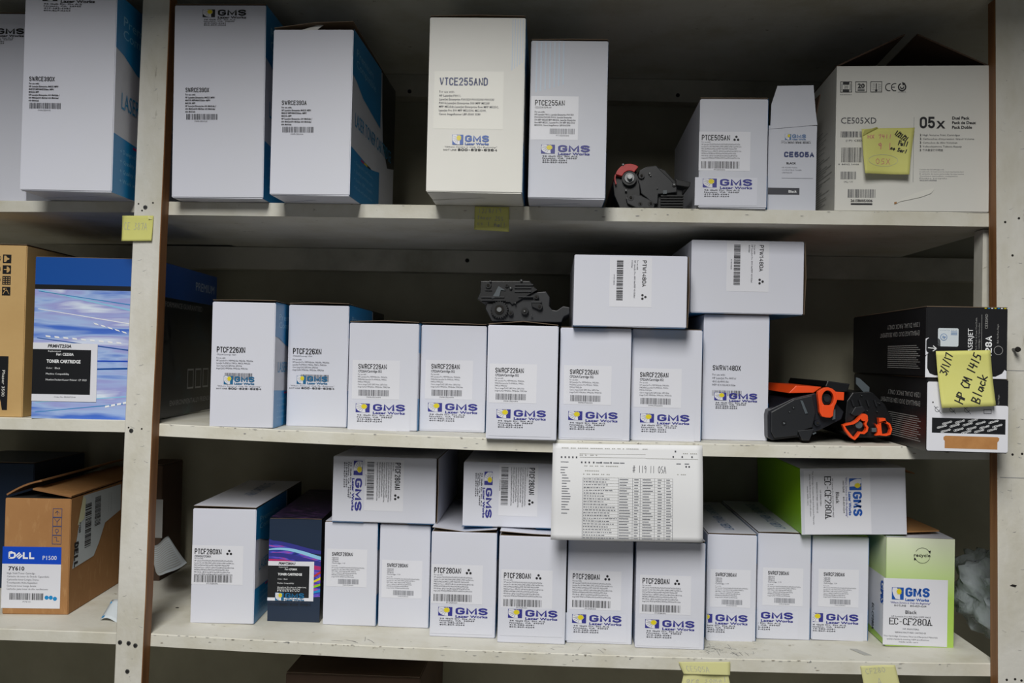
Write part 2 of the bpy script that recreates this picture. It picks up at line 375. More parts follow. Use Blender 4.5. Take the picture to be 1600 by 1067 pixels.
# ------------------------------------------------------------------ boxes
class Box:
    def __init__(s, o, w, l, h, mw): s.o, s.w, s.l, s.h, s.mw = o, w, l, h, mw
def frame_of(b, face):
    w, l, h = b.w, b.l, b.h
    if face == 'front': return Vector((-w/2, -l/2, 0)), Vector((1,0,0)), Vector((0,0,1)), Vector((0,-1,0))
    if face == 'right': return Vector((w/2, -l/2, 0)), Vector((0,1,0)), Vector((0,0,1)), Vector((1,0,0))
    if face == 'left': return Vector((-w/2, l/2, 0)), Vector((0,-1,0)), Vector((0,0,1)), Vector((-1,0,0))
    if face == 'top': return Vector((-w/2, -l/2, h)), Vector((1,0,0)), Vector((0,1,0)), Vector((0,0,1))
    if face == 'bottom': return Vector((-w/2, l/2, 0)), Vector((1,0,0)), Vector((0,-1,0)), Vector((0,0,-1))
def face_mtx(b, face, u, v, rot=0, lift=0.0):
    o, U, V, N = frame_of(b, face)
    m = Matrix((U, V, N)).transposed().to_4x4(); m.translation = o+U*u+V*v+N*lift
    return m @ Matrix.Rotation(math.radians(rot), 4, 'Z')
def face_px(b, face, px, py):
    inv = b.mw.inverted(); o = inv @ CAM; d = inv.to_3x3() @ ray(px, py); fo, U, V, N = frame_of(b, face)
    t = (fo-o).dot(N)/d.dot(N); p = o+d*t-fo; return p.dot(U), p.dot(V)
def stick(b, face, me, px, py, name, rot=0, lift=0.0, label=None):
    u, v = face_px(b, face, px, py)
    fo, U, V, N = frame_of(b, face); p0 = b.mw @ (fo+U*u+V*v); R3 = b.mw.to_3x3(); a0 = Vector(proj(p0))
    ku = 10/(Vector(proj(p0+R3 @ U*.01))-a0).length; kv = 10/(Vector(proj(p0+R3 @ V*.01))-a0).length      # local size of one photograph pixel
    o = link(name, me, b.o, face_mtx(b, face, u, v, rot, lift) @ Matrix.Diagonal((ku, kv, 1, 1)))
    if label: o['label'] = label
    return o

def body_mesh(w, l, h, m, top='box_inside', bev=.0012, z0=.001, ztop=None, open_top=False, wall=.0022):
    bm = bmesh.new()
    zt = (ztop if ztop is not None else h-.001)
    r = bmesh.ops.create_cube(bm, size=1)
    bmesh.ops.scale(bm, vec=(w, l, zt-z0), verts=bm.verts); bmesh.ops.translate(bm, vec=(0, 0, (zt+z0)/2), verts=bm.verts)
    for f in bm.faces: f.material_index = 0
    tops = [f for f in bm.faces if f.normal.z > .9]
    if open_top:
        r = bmesh.ops.inset_individual(bm, faces=tops, thickness=wall)
        bmesh.ops.translate(bm, vec=(0, 0, -(zt-z0)*.93), verts=tops[0].verts)
        for f in bm.faces:
            c = f.calc_center_median()
            if abs(c.x) < w/2-wall*.5 and abs(c.y) < l/2-wall*.5 and c.z > z0+.001: f.material_index = 1
    else:
        for f in tops: f.material_index = 1
    if bev:
        es = [e for e in bm.edges if all(abs(abs(v.co.x)-w/2) < 1e-5 and abs(abs(v.co.y)-l/2) < 1e-5 for v in e.verts)]
        bmesh.ops.bevel(bm, geom=es, offset=bev, segments=2, affect='EDGES')
    me = bpy.data.meshes.new('body'); bm.to_mesh(me); bm.free()
    me.materials.append(MATS[m]); me.materials.append(MATS[top]); return me

def slab(name, parent, fn, nu, nv, t, m, edge=None, under=None):
    """curved thin board: fn(s,t)->Vector on a unit square; thickness along -normal z of the local piece"""
    mb = MB(); P = [[fn(i/nu, j/nv) for i in range(nu+1)] for j in range(nv+1)]
    N = (P[0][nu]-P[0][0]).cross(P[nv][0]-P[0][0]).normalized()*t
    vs = [p for r in P for p in r] + [p-N for r in P for p in r]; k = (nu+1)*(nv+1); top = []; bot = []; rim = []
    for j in range(nv):
        for i in range(nu):
            a = j*(nu+1)+i; top.append((a, a+1, a+nu+2, a+nu+1)); bot.append((k+a, k+a+nu+1, k+a+nu+2, k+a+1))
    for i in range(nu):
        rim.append((i, k+i, k+i+1, i+1)); a = nv*(nu+1)+i; rim.append((a, a+1, k+a+1, k+a))
    for j in range(nv):
        a = j*(nu+1); rim.append((a, a+nu+1, k+a+nu+1, k+a)); a += nu; rim.append((a, k+a, k+a+nu+1, a+nu+1))
    mb.add(vs, top, m); b0 = len(mb.v)-len(vs)
    for fs, mm in ((bot, under or m), (rim, edge or m)):
        q = mb.mi(mm)
        for f in fs: mb.f.append(tuple(b0+i for i in f)); mb.m.append(q)
    return mb.build(name, parent)

LIST = []
def box(name, label, xl, xr, yb, yt, zs, Y=None, yaw=0, l=.34, m='white_board', cat='box', group=None, lying=False, tilt=0, pit=0,
        lid=(.001, .001, .001), lid_m=None, open_top=False, bflap=False, ymin=-.12, ymax=.2, top_m='box_inside', hfix=None, ztop_drop=.0):
    """xl, xr, yb, yt: the front face's bottom corners, bottom and top edge in the photograph; zs: height of what it stands on"""
    xc = (xl+xr)/2; z = zs(0.0) if callable(zs) else zs
    if Y is None:
        for _ in range(8):
            p = atz(xc, yb, z); p.y = min(max(p.y, ymin), ymax)
            z = zs(p.x) if callable(zs) else zs
        Y = p.y
    X = at(xc, yb, Y).x
    if callable(zs): z = zs(X)
    c0 = Vector((X, Y, z)); a = math.radians(yaw); u = Vector((math.cos(a), math.sin(a), 0)); dv = Vector((-math.sin(a), math.cos(a), 0))
    def solve(f, target, lo, hi):
        for _ in range(50):
            mid = (lo+hi)/2
            if (f(mid) < target) == (f(lo) < target): lo = mid
            else: hi = mid
        return (lo+hi)/2
    tl = solve(lambda t: proj(c0+u*t)[0], xl, -.4, 0); tr = solve(lambda t: proj(c0+u*t)[0], xr, 0, .4)
    fb = c0+u*((tl+tr)/2); W = tr-tl
    hh = hfix or solve(lambda t: proj(fb+Vector((0, 0, t)))[1], yt, .01, .6)
    Rz = Matrix.Rotation(a, 4, 'Z') @ Matrix.Rotation(math.radians(pit), 4, 'X') @ Matrix.Rotation(math.radians(tilt), 4, 'Y')
    if lying:
        w_, h_ = hh, W
        mw = Matrix.Translation(fb) @ Rz @ Matrix.Translation(Vector((-W/2, l/2, hh/2))) @ Matrix.Rotation(math.pi/2, 4, 'Y')
    else:
        w_, h_ = W, hh
        mw = Matrix.Translation(fb) @ Rz @ Matrix.Translation(Vector((0, l/2, 0)))
    o = empty(name, (0, 0, 0), label, cat, group); o.matrix_world = mw
    b = Box(o, w_, l, h_, mw); b.z = z; b.Y = Y; b.top = z+hh; b.X0 = fb.x-W/2; b.X1 = fb.x+W/2
    link('body', body_mesh(w_, l, h_, m, top_m, open_top=open_top, z0=.001 if bflap else 0, ztop=h_-.0012-ztop_drop), o)
    if not open_top and lid:
        lm = lid_m or m; f0, f1, f2 = lid
        def fn(s_, t_):
            e = (f0*(1-2*s_)+f1*2*s_) if s_ < .5 else (f1*(2-2*s_)+f2*(2*s_-1))
            return Vector((-w_/2+.0006+s_*(w_-.0012), -l/2+.0006+t_*(l-.0012), h_+e*(1-t_)))
        slab('lid_flap', o, fn, 8, 4, .0009, lm, 'lid_edge', 'lid_edge')
    if bflap:
        mb = MB(); k = bflap if isinstance(bflap, (int, float)) and not isinstance(bflap, bool) else .5
        pts = [(-w_/2+.002, -l/2+.004), (w_/2-.001, -l/2+.001), (w_/2-.001, l/2), (-w_/2+.001, l/2), (-w_/2+.001, -l/2+.07), (-w_/2+w_*k, -l/2+.042)]
        n = len(pts); mb.add([(x, y, 0) for x, y in pts]+[(x, y, .0009) for x, y in pts], [tuple(range(n-1, -1, -1)), tuple(range(n, 2*n))]+[(i, (i+1) % n, (i+1) % n+n, i+n) for i in range(n)], m)
        mb.build('bottom_flap', o)
    LIST.append((name, label, round(b.X0, 3), round(b.X1, 3), round(Y, 3), round(z, 3), round(hh, 3), l))
    return b

def cyan_side(b, face='right', text=True):
    """blue carton side: blue cap with a slanted notch, white middle with lettering, blue foot with bullet lines"""
    p = Print(1.0); L, h = b.l, b.h
    u0 = 0 if face == 'right' else 0
    def P(u, v): return (u, h-v) if False else (u, -v)
    def poly(pts, m, l=1): p.poly([(u, -v*h) for u, v in pts], m, l)
    poly([(0, 1), (L*.62, 1), (L*.62, .60), (L*.22, .66), (L*.08, .715), (0, .73)], 'cyan_print')
    poly([(0, .30), (L*.44, .27), (L*.62, .30), (L*.62, 0), (0, 0)], 'cyan_print')
    poly([(L*.64, 1), (L, 1), (L, .42), (L*.82, .38), (L*.70, .50), (L*.66, .72)], 'black_print')
    poly([(L*.20, .275), (L*.27, .275), (L*.27, .262), (L*.20, .262)], 'magenta', 2)
    poly([(L*.27, .275), (L*.34, .275), (L*.34, .262), (L*.27, .262)], 'sun_yellow', 2)
    poly([(L*.34, .275), (L*.41, .275), (L*.41, .262), (L*.34, .262)], 'black_print', 2)
    if text:
        p.text('Premium', L*.07, -h*.865, h*.048, L*.36, 'cyan_light', .0)
        p.text('Compatible', L*.07, -h*.80, h*.048, L*.42, 'cyan_light', .0)
        p.text('LASER TONER CARTRIDGE', L*.07, -h*.44, h*.085, L*.84, 'cyan_text', .0)
        for i, t in enumerate(('Designed for performance', 'Quality printing results', 'Quality OEM compatible', 'Work with your printer')):
            p.text('+ '+t, L*.07, -h*(.215-.05*i), h*.022, L*.4, 'cyan_light', .0, 2, 1)
    me = p.data('side_print')
    return link('side_print', me, b.o, face_mtx(b, face, 0, 0))
def flat(b, face, m, name='side_print', l=1, inset=0.0):
    fo, U, V, N = frame_of(b, face); 
    W = b.w if face in ('front', 'top', 'bottom') else b.l; Hh = b.h if face in ('front', 'left', 'right') else b.l
    p = Print(1.0); p.rect(inset, -Hh+inset, W-inset, -inset, m, l)
    return link(name, p.data(name), b.o, face_mtx(b, face, 0, 0))

# ------------------------------------------------------------------ the setting and the shelving
DEPTH = .47
mb = MB(); mb.box(-2.2, 2.2, -3.0, .62, -.05, 0, 'concrete'); tag(mb.build('floor'), kind='structure')
mb = MB(); mb.box(-2.2, 2.2, .56, .62, 0, H+1.35, 'plaster'); tag(mb.build('wall_back'), kind='structure')

def quad(pts):
    q = [at(px, py, 0) for px, py in pts]; (a, A), (b, B), (c, Cc) = [(p.x, p.z) for p in q]
    return lambda x: A*(x-b)*(x-c)/((a-b)*(a-c))+B*(x-a)*(x-c)/((b-a)*(b-c))+Cc*(x-a)*(x-b)/((c-a)*(c-b))
def line2(pts):
    q = [at(px, py, 0) for px, py in pts]; a, b = q
    return lambda x: a.z+(b.z-a.z)*(x-a.x)/(b.x-a.x)
Z_TOP = quad([(256, 314.5), (880, 323), (1530, 332)])
Z_MID = quad([(243, 661.5), (760, 684), (1545, 698)])
Z_LOW = quad([(233, 989.7), (880, 1021), (1547, 1036.5)])
L_TOP = line2([(0, 313.5), (200, 314)]); L_MID = line2([(0, 652), (189, 656.5)]); L_LOW = line2([(0, 982), (180, 988.5)])
XJ = at(216, 533, 0).x              # joint behind the post
XR = at(1568, 533, 0).x
XR2 = XR+.45; XL = -1.45
def board(zf, x0, x1, t, label, y0=0.0, y1=DEPTH, name='shelf_board', sub=28, m='shelf_paint'):
    mb = MB(); n = sub; r = random.Random(int(x0*1000)+int(zf(0)*1000)); jag = [r.uniform(-.0007, .0007) for _ in range(n+1)]
    pr = [(y0, -t), (y0, -.0012), (y0+.0012, 0), (y1, 0), (y1, -t)]
    vs = []
    for i in range(n+1):
        x = x0+(x1-x0)*i/n; z = zf(x)
        for k, (y, dz) in enumerate(pr): vs.append((x, y+(jag[i] if k < 3 else 0), z+dz))
    q = len(pr); fs = []
    for i in range(n):
        for k in range(q):
            a = i*q+k; b_ = i*q+(k+1) % q; fs.append((a, a+q, b_+q, b_))
    fs += [tuple(range(q)), tuple(range(n*q+q-1, n*q-1, -1))]
    mb.add(vs, fs, m); return tag(mb.build(name), label, 'shelf')
UP_Z = H+.568
for zf, t, n in ((Z_TOP, .0215, 'top'), (Z_MID, .0195, 'middle'), (Z_LOW, .0195, 'bottom')):
    board(zf, XJ+.001, XR, t, 'cream painted %s shelf of the wide bay between the two posts' % n)
for zf, t, n in ((L_TOP, .018, 'top'), (L_MID, .019, 'middle'), (L_LOW, .018, 'bottom')):
    board(zf, XL, XJ-.001, t, 'cream painted %s shelf of the bay left of the left post' % n)
board(lambda x: UP_Z+.02-.012*x, XJ+.001, XR2, .02, 'cream painted shelf underside above the top row of boxes', y0=-.10)
board(lambda x: UP_Z+.02-.012*x, XL, XJ-.001, .02, 'cream painted shelf underside above the top left bay', y0=-.145)
board(lambda x: H-.83, XL, XR2, .02, 'lowest shelf below the picture holding a dark carton')
# back panel and battens
mb = MB(); mb.box(XL, XR2, DEPTH, DEPTH+.012, .02, UP_Z+.061, 'back_paint'); tag(mb.build('wall_panel'), kind='structure')
NT = [0]
def batten(zf, hgt, y=.43):
    mb = MB(); vs = []; n = 10
    for i in range(n+1):
        x = XL+(XR2-XL)*i/n; z = zf(x)
        vs += [(x, y, z-hgt), (x, y, z), (x, DEPTH, z), (x, DEPTH, z-hgt)]
    fs = []
    for i in range(n):
        for k in range(4): a = i*4+k; b_ = i*4+(k+1) % 4; fs.append((a, a+4, b_+4, b_))
    mb.add(vs, fs, 'batten_paint'); NT[0] += 1; o = tag(mb.build('trim_%d' % NT[0]), kind='structure')
    return o
mb = MB(); mb.box(XL, XR2+.3, -.50, .56, UP_Z+.062, UP_Z+.12, 'plaster'); tag(mb.build('added_soffit'), kind='structure')     # unseen soffit added above the shelving to shade the top row and posts
bt1 = batten(lambda x: Z_TOP(x)-.0225, .045); bt2 = batten(lambda x: UP_Z-.012*x-.001, .045)
bt3 = batten(lambda x: Z_MID(x)-.0205, .03, .45); bt4 = batten(lambda x: Z_LOW(x)-.0205, .03, .45)
for bt, pts in ((bt1, ((730, 407), (1060, 412))), (bt2, ((1059, 149), (640, 143)))):
    for px, py in pts:
        p = at(px, py, .43); mb = MB(); mb.disc(p.x, p.z, .004, .4285, .43, 'hole_dark', 12); mb.build('nail_head', bt)
def chips(o, zf, x0, x1, n, seed, t):
    r = random.Random(seed); mb = MB()
    for _ in range(n):
        x = r.uniform(x0, x1); z = zf(x)-(r.uniform(.0, .0022) if r.random() < .8 else r.uniform(.003, t)); w_ = r.uniform(.0005, .004); h_ = r.uniform(.0002, .0007); y = -.0011
        mb.face([(x-w_, y, z-h_*.4), (x-w_*.2, y, z-h_), (x+w_, y, z-h_*.2), (x+w_*.4, y, z+h_*.5), (x-w_*.5, y, z+h_*.3)], r.choice(('lid_edge', 'ink_grey', 'ink_dim', 'ink_dim')))
    c = mb.build('paint_chips', o); c['kind'] = 'stuff'
for lab, zf, n, sd in (('middle shelf of the wide', Z_MID, 90, 1), ('bottom shelf of the wide', Z_LOW, 110, 2), ('top shelf of the wide', Z_TOP, 40, 3)):
    o_ = [q for q in bpy.data.objects if lab in q.get('label', '')][0]; chips(o_, zf, XJ+.03, XR-.02, n, sd, .017)
# posts: painted front face, bare wood sides
def post(pl, pr_, zlo, zhi, label, name='post'):
    """pl, pr_: pixel points (top, bottom) of the left and right edges of the front face"""
    y0, y1 = -.026, -.0005
    def ed(a, b):
        A, B = at(*a, y0), at(*b, y0); return lambda z: A.x+(B.x-A.x)*(z-A.z)/(B.z-A.z)
    el, er = ed(*pl), ed(*pr_); mb = MB(); n = 14; r = random.Random(3); vs = []
    for i in range(n+1):
        z = zlo+(zhi-zlo)*i/n; a, b_ = el(z), er(z)+r.uniform(-.0006, .0006)
        vs += [(a+.001, y0, z), (b_-.001, y0, z), (b_, y0+.001, z), (b_, y1, z), (a, y1, z), (a, y0+.001, z)]
    ff = []; sf = []
    for i in range(n):
        for k in range(6):
            a = i*6+k; b_ = i*6+(k+1) % 6; (ff if k in (0, 5) else sf).append((a, b_, b_+6, a+6))
    mb.add(vs, ff+sf, 'post_paint'); k = mb.mi('raw_wood')
    for i in range(len(ff), len(mb.f)): mb.m[i] = k
    return tag(mb.build(name), label, 'post')
pL = post(((223, 0), (178, 1067)), ((266, 0), (222, 1067)), .0, UP_Z+.005, 'scuffed cream painted post with bare wood edge between the left bay and the wide bay')
pR = post(((1556, 0), (1560, 1067)), ((1668, 0), (1676, 1067)), .0, UP_Z-.013, 'wide scuffed cream post with a nail at the right edge of the picture')
def screw(px, py, r, par, y=-.026, hd='steel_dull'):
    p = at(px, py, y); mb = MB(); mb.disc(p.x, p.z, r, y-.0012, y, hd, 14, .8)
    mb.box(p.x-r*.6, p.x+r*.6, y-.0015, y-.0011, p.z-r*.13, p.z+r*.13, 'hole_dark'); mb.box(p.x-r*.13, p.x+r*.13, y-.00152, y-.0011, p.z-r*.6, p.z+r*.6, 'hole_dark')
    return mb.build('screw', par)
def hole(px, py, r, par, y=-.026):
    p = at(px, py, y); mb = MB(); mb.disc(p.x, p.z, r, y-.0003, y+.001, 'hole_dark', 10); return mb.build('nail_hole', par)
for px, py in ((227, 324), (205, 673), (187.5, 1003.5), (201, 1005), (211.5, 1008.5), (199, 1049)): screw(px, py, .0036, pL)
for px, py in ((216.5, 318.5), (239, 317), (201, 668), (221.5, 670), (222, 329)): hole(px, py, .0014, pL)
for px, py in ((1570.5, 347), (1592, 341), (1582, 710), (1597, 709), (1573, 1062), (1586, 1061), (1596, 1063), (1582, 399)): hole(px, py, .0018, pR)
p = at(1583, 546, -.026); mb = MB(); mb.disc(p.x, p.z, .0022, -.040, -.026, 'steel_dull', 12); mb.disc(p.x, p.z, .0042, -.043, -.040, 'hole_dark', 14, .8); mb.build('nail', pR)
p = at(1583, 915, -.026); mb = MB(); mb.prism([(p.x-.005, p.z), (p.x-.001, p.z+.002), (p.x+.005, p.z+.001), (p.x+.003, p.z-.002)], -.0268, -.026, 'hole_dark'); mb.build('gouge', pR)
def scuffs(par, x0, x1, n, seed):
    r = random.Random(seed); mb = MB()
    for _ in range(n):
        py = r.uniform(20, 1060); px = x0+(x1-x0)*r.random()-(py*.042 if x0 < 400 else 0); p_ = at(px, py, -.0263); a = r.uniform(-.5, .5)+(1.57 if r.random() < .3 else 0); k = r.uniform(.0006, .0035); t_ = r.uniform(.00012, .0003)
        q = [(p_.x+k*s_*math.cos(a), p_.z+k*s_*math.sin(a)+s_*s_*k*.2) for s_ in (-1, 0, 1)]
        for u_, v_ in zip(q[:-1], q[1:]): mb.face([(u_[0], p_.y, u_[1]-t_), (v_[0], p_.y, v_[1]-t_), (v_[0], p_.y, v_[1]+t_), (u_[0], p_.y, u_[1]+t_)], r.choice(('ink_dim', 'ink_grey', 'ink_dim')))
    c = mb.build('scuffs', par); c['kind'] = 'stuff'
scuffs(pL, 230, 262, 46, 4); scuffs(pR, 1564, 1600, 40, 5)
# hairline joint and smudge band low on the right post
mb = MB()
for y_, t_, m_ in ((578, .0006, 'ink_grey'), (745, .0012, 'ink_dim')):
    mb = MB(); p = at(1560, y_, -.0262); q = at(1668, y_-1, -.0262); mb.box(p.x+.002, q.x, -.0264, -.026, p.z-t_, p.z, m_); mb.build('crack', pR)
# pale stud beyond the right opening
mb = MB(); a = at(1536, 360, .02).x; b_ = at(1546, 360, .02).x
mb.box(a, b_+.03, .02, .05, Z_MID(XR)+.001, Z_TOP(XR)-.023, 'shelf_paint'); tag(mb.build('stud'), 'pale upright strip behind the right post between top and middle shelves', 'post')

# ------------------------------------------------------------------ print templates (made once, shared by alike boxes)
FU = 'For use with:'
def t_p226():
    p = Print(); block(p, 'PTCF226XN', 0, 9.5, 9.2, 44.5, 'ink_black', 1.35)
    p.small(['CF226X/Cartridge 052H'], 0, 13.6, 3, 2.2, 30)
    p.small([FU, 'HP LaserJet Pro MFPM426dw, M426fdn, M426fdw,', 'LaserJet ProM402d / M402n, M402d, M402dw', 'Canon imageCLASS LBP214dw, LBP215dw', 'imageCLASS MF424dw, MF426dw, MF429dw'], 0, 19, 4.05, 2.6, [14, 57.5, 53, 40, 49])
    p.bars(13.5, 41, 57, 51.5, 'ink_soft', 34, 4); return p.data('front_print')
def t_s226():
    p = Print(); p.rect(-9, -6, 65, 55, 'sticker_white', 0)
    block(p, 'SWRCF226AN', 0, 8, 7.8, 44.5, 'ink_black', 1.1); p.text('CF226A/Cartridge 052', 0, 13.3, 3.6, 37, 'ink_soft', .02)
    p.small([FU, 'HP LaserJet Pro MFPM426dw, M426fdn,', 'M426fdw,LaserJet ProM402dn, M402n,', 'M402d M402dw', 'Canon imageCLASS LBP214dw, LBP215dw', 'imageCLASS MF424dw, MF426dw, MF429dw'], 0, 17.6, 3.9, 2.4, [13, 46, 45, 19, 46, 50])
    p.bars(1.5, 40.5, 49, 50, 'ink_soft', 38, 2); p.small(['SWRCF226AN'], 14, 53, 3, 2, 22); return p.data('product_label')
def t_s280():
    p = Print(); p.rect(-8, -5, 55, 54, 'sticker_white', 0)
    block(p, 'SWRCF280AN', 0, 6, 5.8, 32.5, 'ink_black', .85)
    p.small(['CE505A', 'CE505X', 'CF280A', 'Cartridge 119'], 0, 10, 2.75, 2.1, [10.5, 10.5, 10.5, 21])
    p.small([FU, 'HP LaserJet P2035/P2035n/P2055d/P2055dn/P2055x', 'LaserJet Pro 400 M401/M401a/M401d/M401n', 'MFP M425 / MFP M425dn/MFP M425dw', 'Canon i-SENSYS LBP6300dn/LBP6650dn', 'MF5840dn/MF5880dn/MF5940dn', 'imageCLASS MF5850dn/MF5950dw'], 0, 22, 2.9, 1.7, [9, 51, 44, 38, 39, 34, 35])
    p.bars(10.5, 42, 42.5, 49.5, 'ink_grey', 30, 3); p.small(['SWRCF280AN'], 18, 52, 3, 1.5, 16, 'ink_grey'); return p.data('product_label')
def t_p280(title='PTCF280AN', tail=42, name='PTCF280AN', sub=None):
    p = Print(); p.rect(-4, -5, 76, 56, 'sticker_white', 0)
    block(p, title, 0, 9, 8.8, tail, 'ink_black', 1.25); p.dots(54, 5.2, 1.9)
    y = 12.5
    if sub: p.text(sub, 0, y+1, 3.0, 26, 'ink_soft', .02); y += 4
    p.small([FU, 'HP LaserJet P2035/P2035n/P2055/P2055d/P2055dn/P2055x', 'LaserJet Pro 400 M401/M401a/M401d/M401n/M401dw/M401dne', 'M401dn/M425dn/M425dw/MFP M425/MFP M425dn/MFP', 'M425dw/Canon i-SENSYS LBP6300dn/LBP6650dn/LBP6310dn', 'MF5840dn/MF5880dn/MF5940dn/MF5980dw/MF6140dn', 'MF6180dw, LBP251dw/LBP252dw/LBP253x/LBP6670dn', 'imageCLASS MF5850dn/MF5880dn/MF5950dw/MF5960dn/MF6160dw'], 0, y, 3.55, 2.3, [14, 60, 62, 55, 62, 54, 56, 60])
    p.bars(0, 41.5, 60.5, 52.5, 'ink_black', 36, 5); p.small([name], 20, 55.4, 3, 2.0, 17); return p.data('product_label')
def t_s390(t, ww, seed):
    p = Print(); block(p, t, 0, 7.2, 7.2, ww, 'ink_black', 1.1)
    p.small([FU, 'HP LaserJet Enterprise M4555 MFP/', 'M4555f MFP/M4555fskm MFP/', 'M4555h MFP', 'HP LaserJet Enterprise 600 M602dn /', '600 M602n/600 M602x/ 600 M603dn/', '600 M603xh'], 0, 12.2, 4.45, 2.6, [16, 46, 39, 16, 48, 47, 16], 'ink_black', bold=.04)
    p.bars(2, 41, 51, 50, 'ink_soft', 32, seed); p.small([t], 15, 53.6, 3, 2.2, 20); return p.data('front_print')
def t_logo(blue='ink_navy', kind='addr', W=77, tape=True, clip=None, addr='ink_soft', white='sticker_white'):
    p = Print(); p.base = .0005
    if tape: p.rect(-12, -2, W+8, W*.36+14, 'tape_patch', 0)
    p.logo(0, 0, W, blue, kind, addr=addr, white=white)
    return p.data('logo_label', None if clip is None else ((clip*.001, 0, 0), (1, 0, 0)))
def t_1480():
    p = Print(); p.rect(-5, -9, 73, 57, 'sticker_white', 0)
    block(p, 'PTW1480A', 0, 6.3, 6.6, 41, 'ink_black', 1.1); p.dots(57, 2.8, 1.9)
    p.small([FU], 0, 15, 4, 2.6, 15); p.small(['HP LaserJet Pro 4001dw/MFP 4101fdw/'], 0, 19, 4, 2.6, 59); p.small(['4101fdw'], 0, 23.5, 4, 2.6, 12)
    p.bars(0, 36, 64, 46, 'ink_black', 34, 8); p.small(['PTW1480A'], 23, 51, 3, 2, 16); return p.data('product_label')
T_P226, T_S226, T_S280, T_P280, T_1480 = t_p226(), t_s226(), t_s280(), t_p280(), t_1480()
T_P280X = t_p280('PTCF280XN', 42, 'PTCF280XN', 'CE505X/CF280X'); T_P505 = t_p280('PTCE505AN', 44, 'PTCE505AN')
T_LOGO = t_logo(); T_HOT = t_logo('ink_teal', 'hot', 57, False)
T_LOGO_CUT = t_logo(clip=14); T_LOGO_CUT2 = t_logo(clip=23); T_LOGO_CUT3 = t_logo(clip=6)

# ------------------------------------------------------------------ top shelf, left bay
b = box('toner_box', 'white toner box cut by the left edge of the picture, half behind a taller box', -110, 40, 312, 20, L_TOP, Y=.004, yaw=0, l=.36, cat='box')
stick(b, 'front', t_logo('black_print', 'addr', 66, False, addr='ink_black'), -28, 44, 'logo_label')
b = box('toner_box', 'tall white toner box marked SWRCE390X in the top left bay beside the post', 30.5, 174.5, 297.5, -12, L_TOP, Y=-.085, yaw=1.5, l=.34, bflap=.75, m='white_board')
cyan_side(b); stick(b, 'front', t_s390('SWRCE390X', 40, 11), 46, 119.5, 'front_print'); stick(b, 'front', t_logo('black_print', 'addr', 82, False, addr='ink_black'), 67, -13, 'logo_label')
# top shelf, main bay
b = box('toner_box', 'tall white toner box marked SWRCE390X right of the left post', 268, 411, 310, 7, Z_TOP, yaw=1.2, l=.36, bflap=.3, m='white_board', tilt=-.6)
cyan_side(b); stick(b, 'front', t_s390('SWRCE390X', 37, 12), 290, 137, 'front_print'); stick(b, 'front', t_logo('black_print', 'addr', 68, False, addr='ink_black'), 317, 15, 'logo_label')
b = box('toner_box', 'white and blue toner box marked SWRCE390A with its side lettering showing', 421, 546, 305.6, 45, Z_TOP, yaw=-1, l=.33, bflap=.5, m='white_board', lid=(.002, .010, .012))
cyan_side(b); stick(b, 'front', t_s390('SWRCE390A', 39, 13), 440.5, 157, 'front_print')
mb = MB(); mb.prism([(-b.w*.22, b.h), (b.w*.05, b.h+.010), (b.w*.12, b.h+.011), (b.w*.0, b.h)], -b.l/2+.01, -b.l/2+.0112, 'warm_board'); mb.build('tuck_flap', b.o)
b = box('toner_box', 'tallest white toner box, marked VTCE255AND, in the middle of the top shelf', 665.5, 815.5, 301.5, 26, Z_TOP, yaw=.4, l=.36, bflap=.62, m='warm_board', lid=(.0015, .003, .002))
cyan_side(b)
p = Print(); p.rect(-8, -10, 100, 80, 'sticker_warm', 0); block(p, 'VTCE255AND', 0, 12.5, 12.6, 75.5, 'ink_slate', 2.1)
p.small([FU], 0, 24, 5, 3.6, 24); p.small(['HP LaserJet P3011,', 'LaserJet Enterprise P3015D/ P3015DN/ P3015X/', 'P3016,LaserJet Enterprise 500 MFP M525f/', 'MFP M525dn,LaserJet Enterprise flow MFP M525C,', 'LaserJet Pro 500 MFP M521DN, M521DW,', 'Canon ImageRunner LBP-3560/ 3580'], 0, 30, 5.75, 3.3, [34, 86, 79, 93, 74, 65], bold=.015)
stick(b, 'front', p.data('product_label'), 687, 121, 'product_label'); stick(b, 'front', t_logo('ink_blue', 'hot', 68, False), 707, 210.5, 'logo_label')
def stripes(b, x0, x1, y1):
    p = Print(); n = 6
    for i in range(n): p.rect(x0+(x1-x0)*i/n, 1.5, x0+(x1-x0)*i/n+(x1-x0)/n*.45, y1, 'cyan_light', 0)
    return p
p = Print(); [p.rect(i*4, 0, i*4+1.3, 80-i*3, 'sky_print', 0) for i in range(5)]; stick(b, 'front', p.data('stripe_print'), 801, 30, 'stripe_print')
b = box('toner_box', 'white toner box marked PTCE255AN with pale blue stripes at its top', 824.8, 945.5, 311, 62.5, Z_TOP, yaw=.6, l=.36, bflap=.7, m='grey_board', lid=(.001, .002, .002))
cyan_side(b)
p = Print(); p.rect(-6, -6, 68, 62, 'sticker_white', 0); block(p, 'PTCE255AN', 0, 9, 8.8, 46.5, 'ink_black', 1.3); p.small(['CE255A/GPR-40'], 0, 13.2, 4, 2.8, 26, 'ink_soft')
p.small([FU, 'HP LaserJet P3011, LaserJet Enterprise P3015D/', 'P3015DN/ P3015X/ P3016, LaserJet Enterprise', '500 MFP M525f/ MFP M525dn, LaserJet Enterprise', 'flow MFP M525C, LaserJet Pro 500 MFP M521DN/', 'M521DW, Canon ImageRunner LBP3560/3580'], 0, 20, 4.15, 2.6, [16, 61, 58, 64, 63, 56], bold=.02)
p.bars(24, 44.5, 63, 53, 'ink_grey', 30, 14); p.small(['PTCE255AN'], 34, 56.5, 3, 2.2, 20); stick(b, 'front', p.data('product_label'), 836, 156, 'product_label')
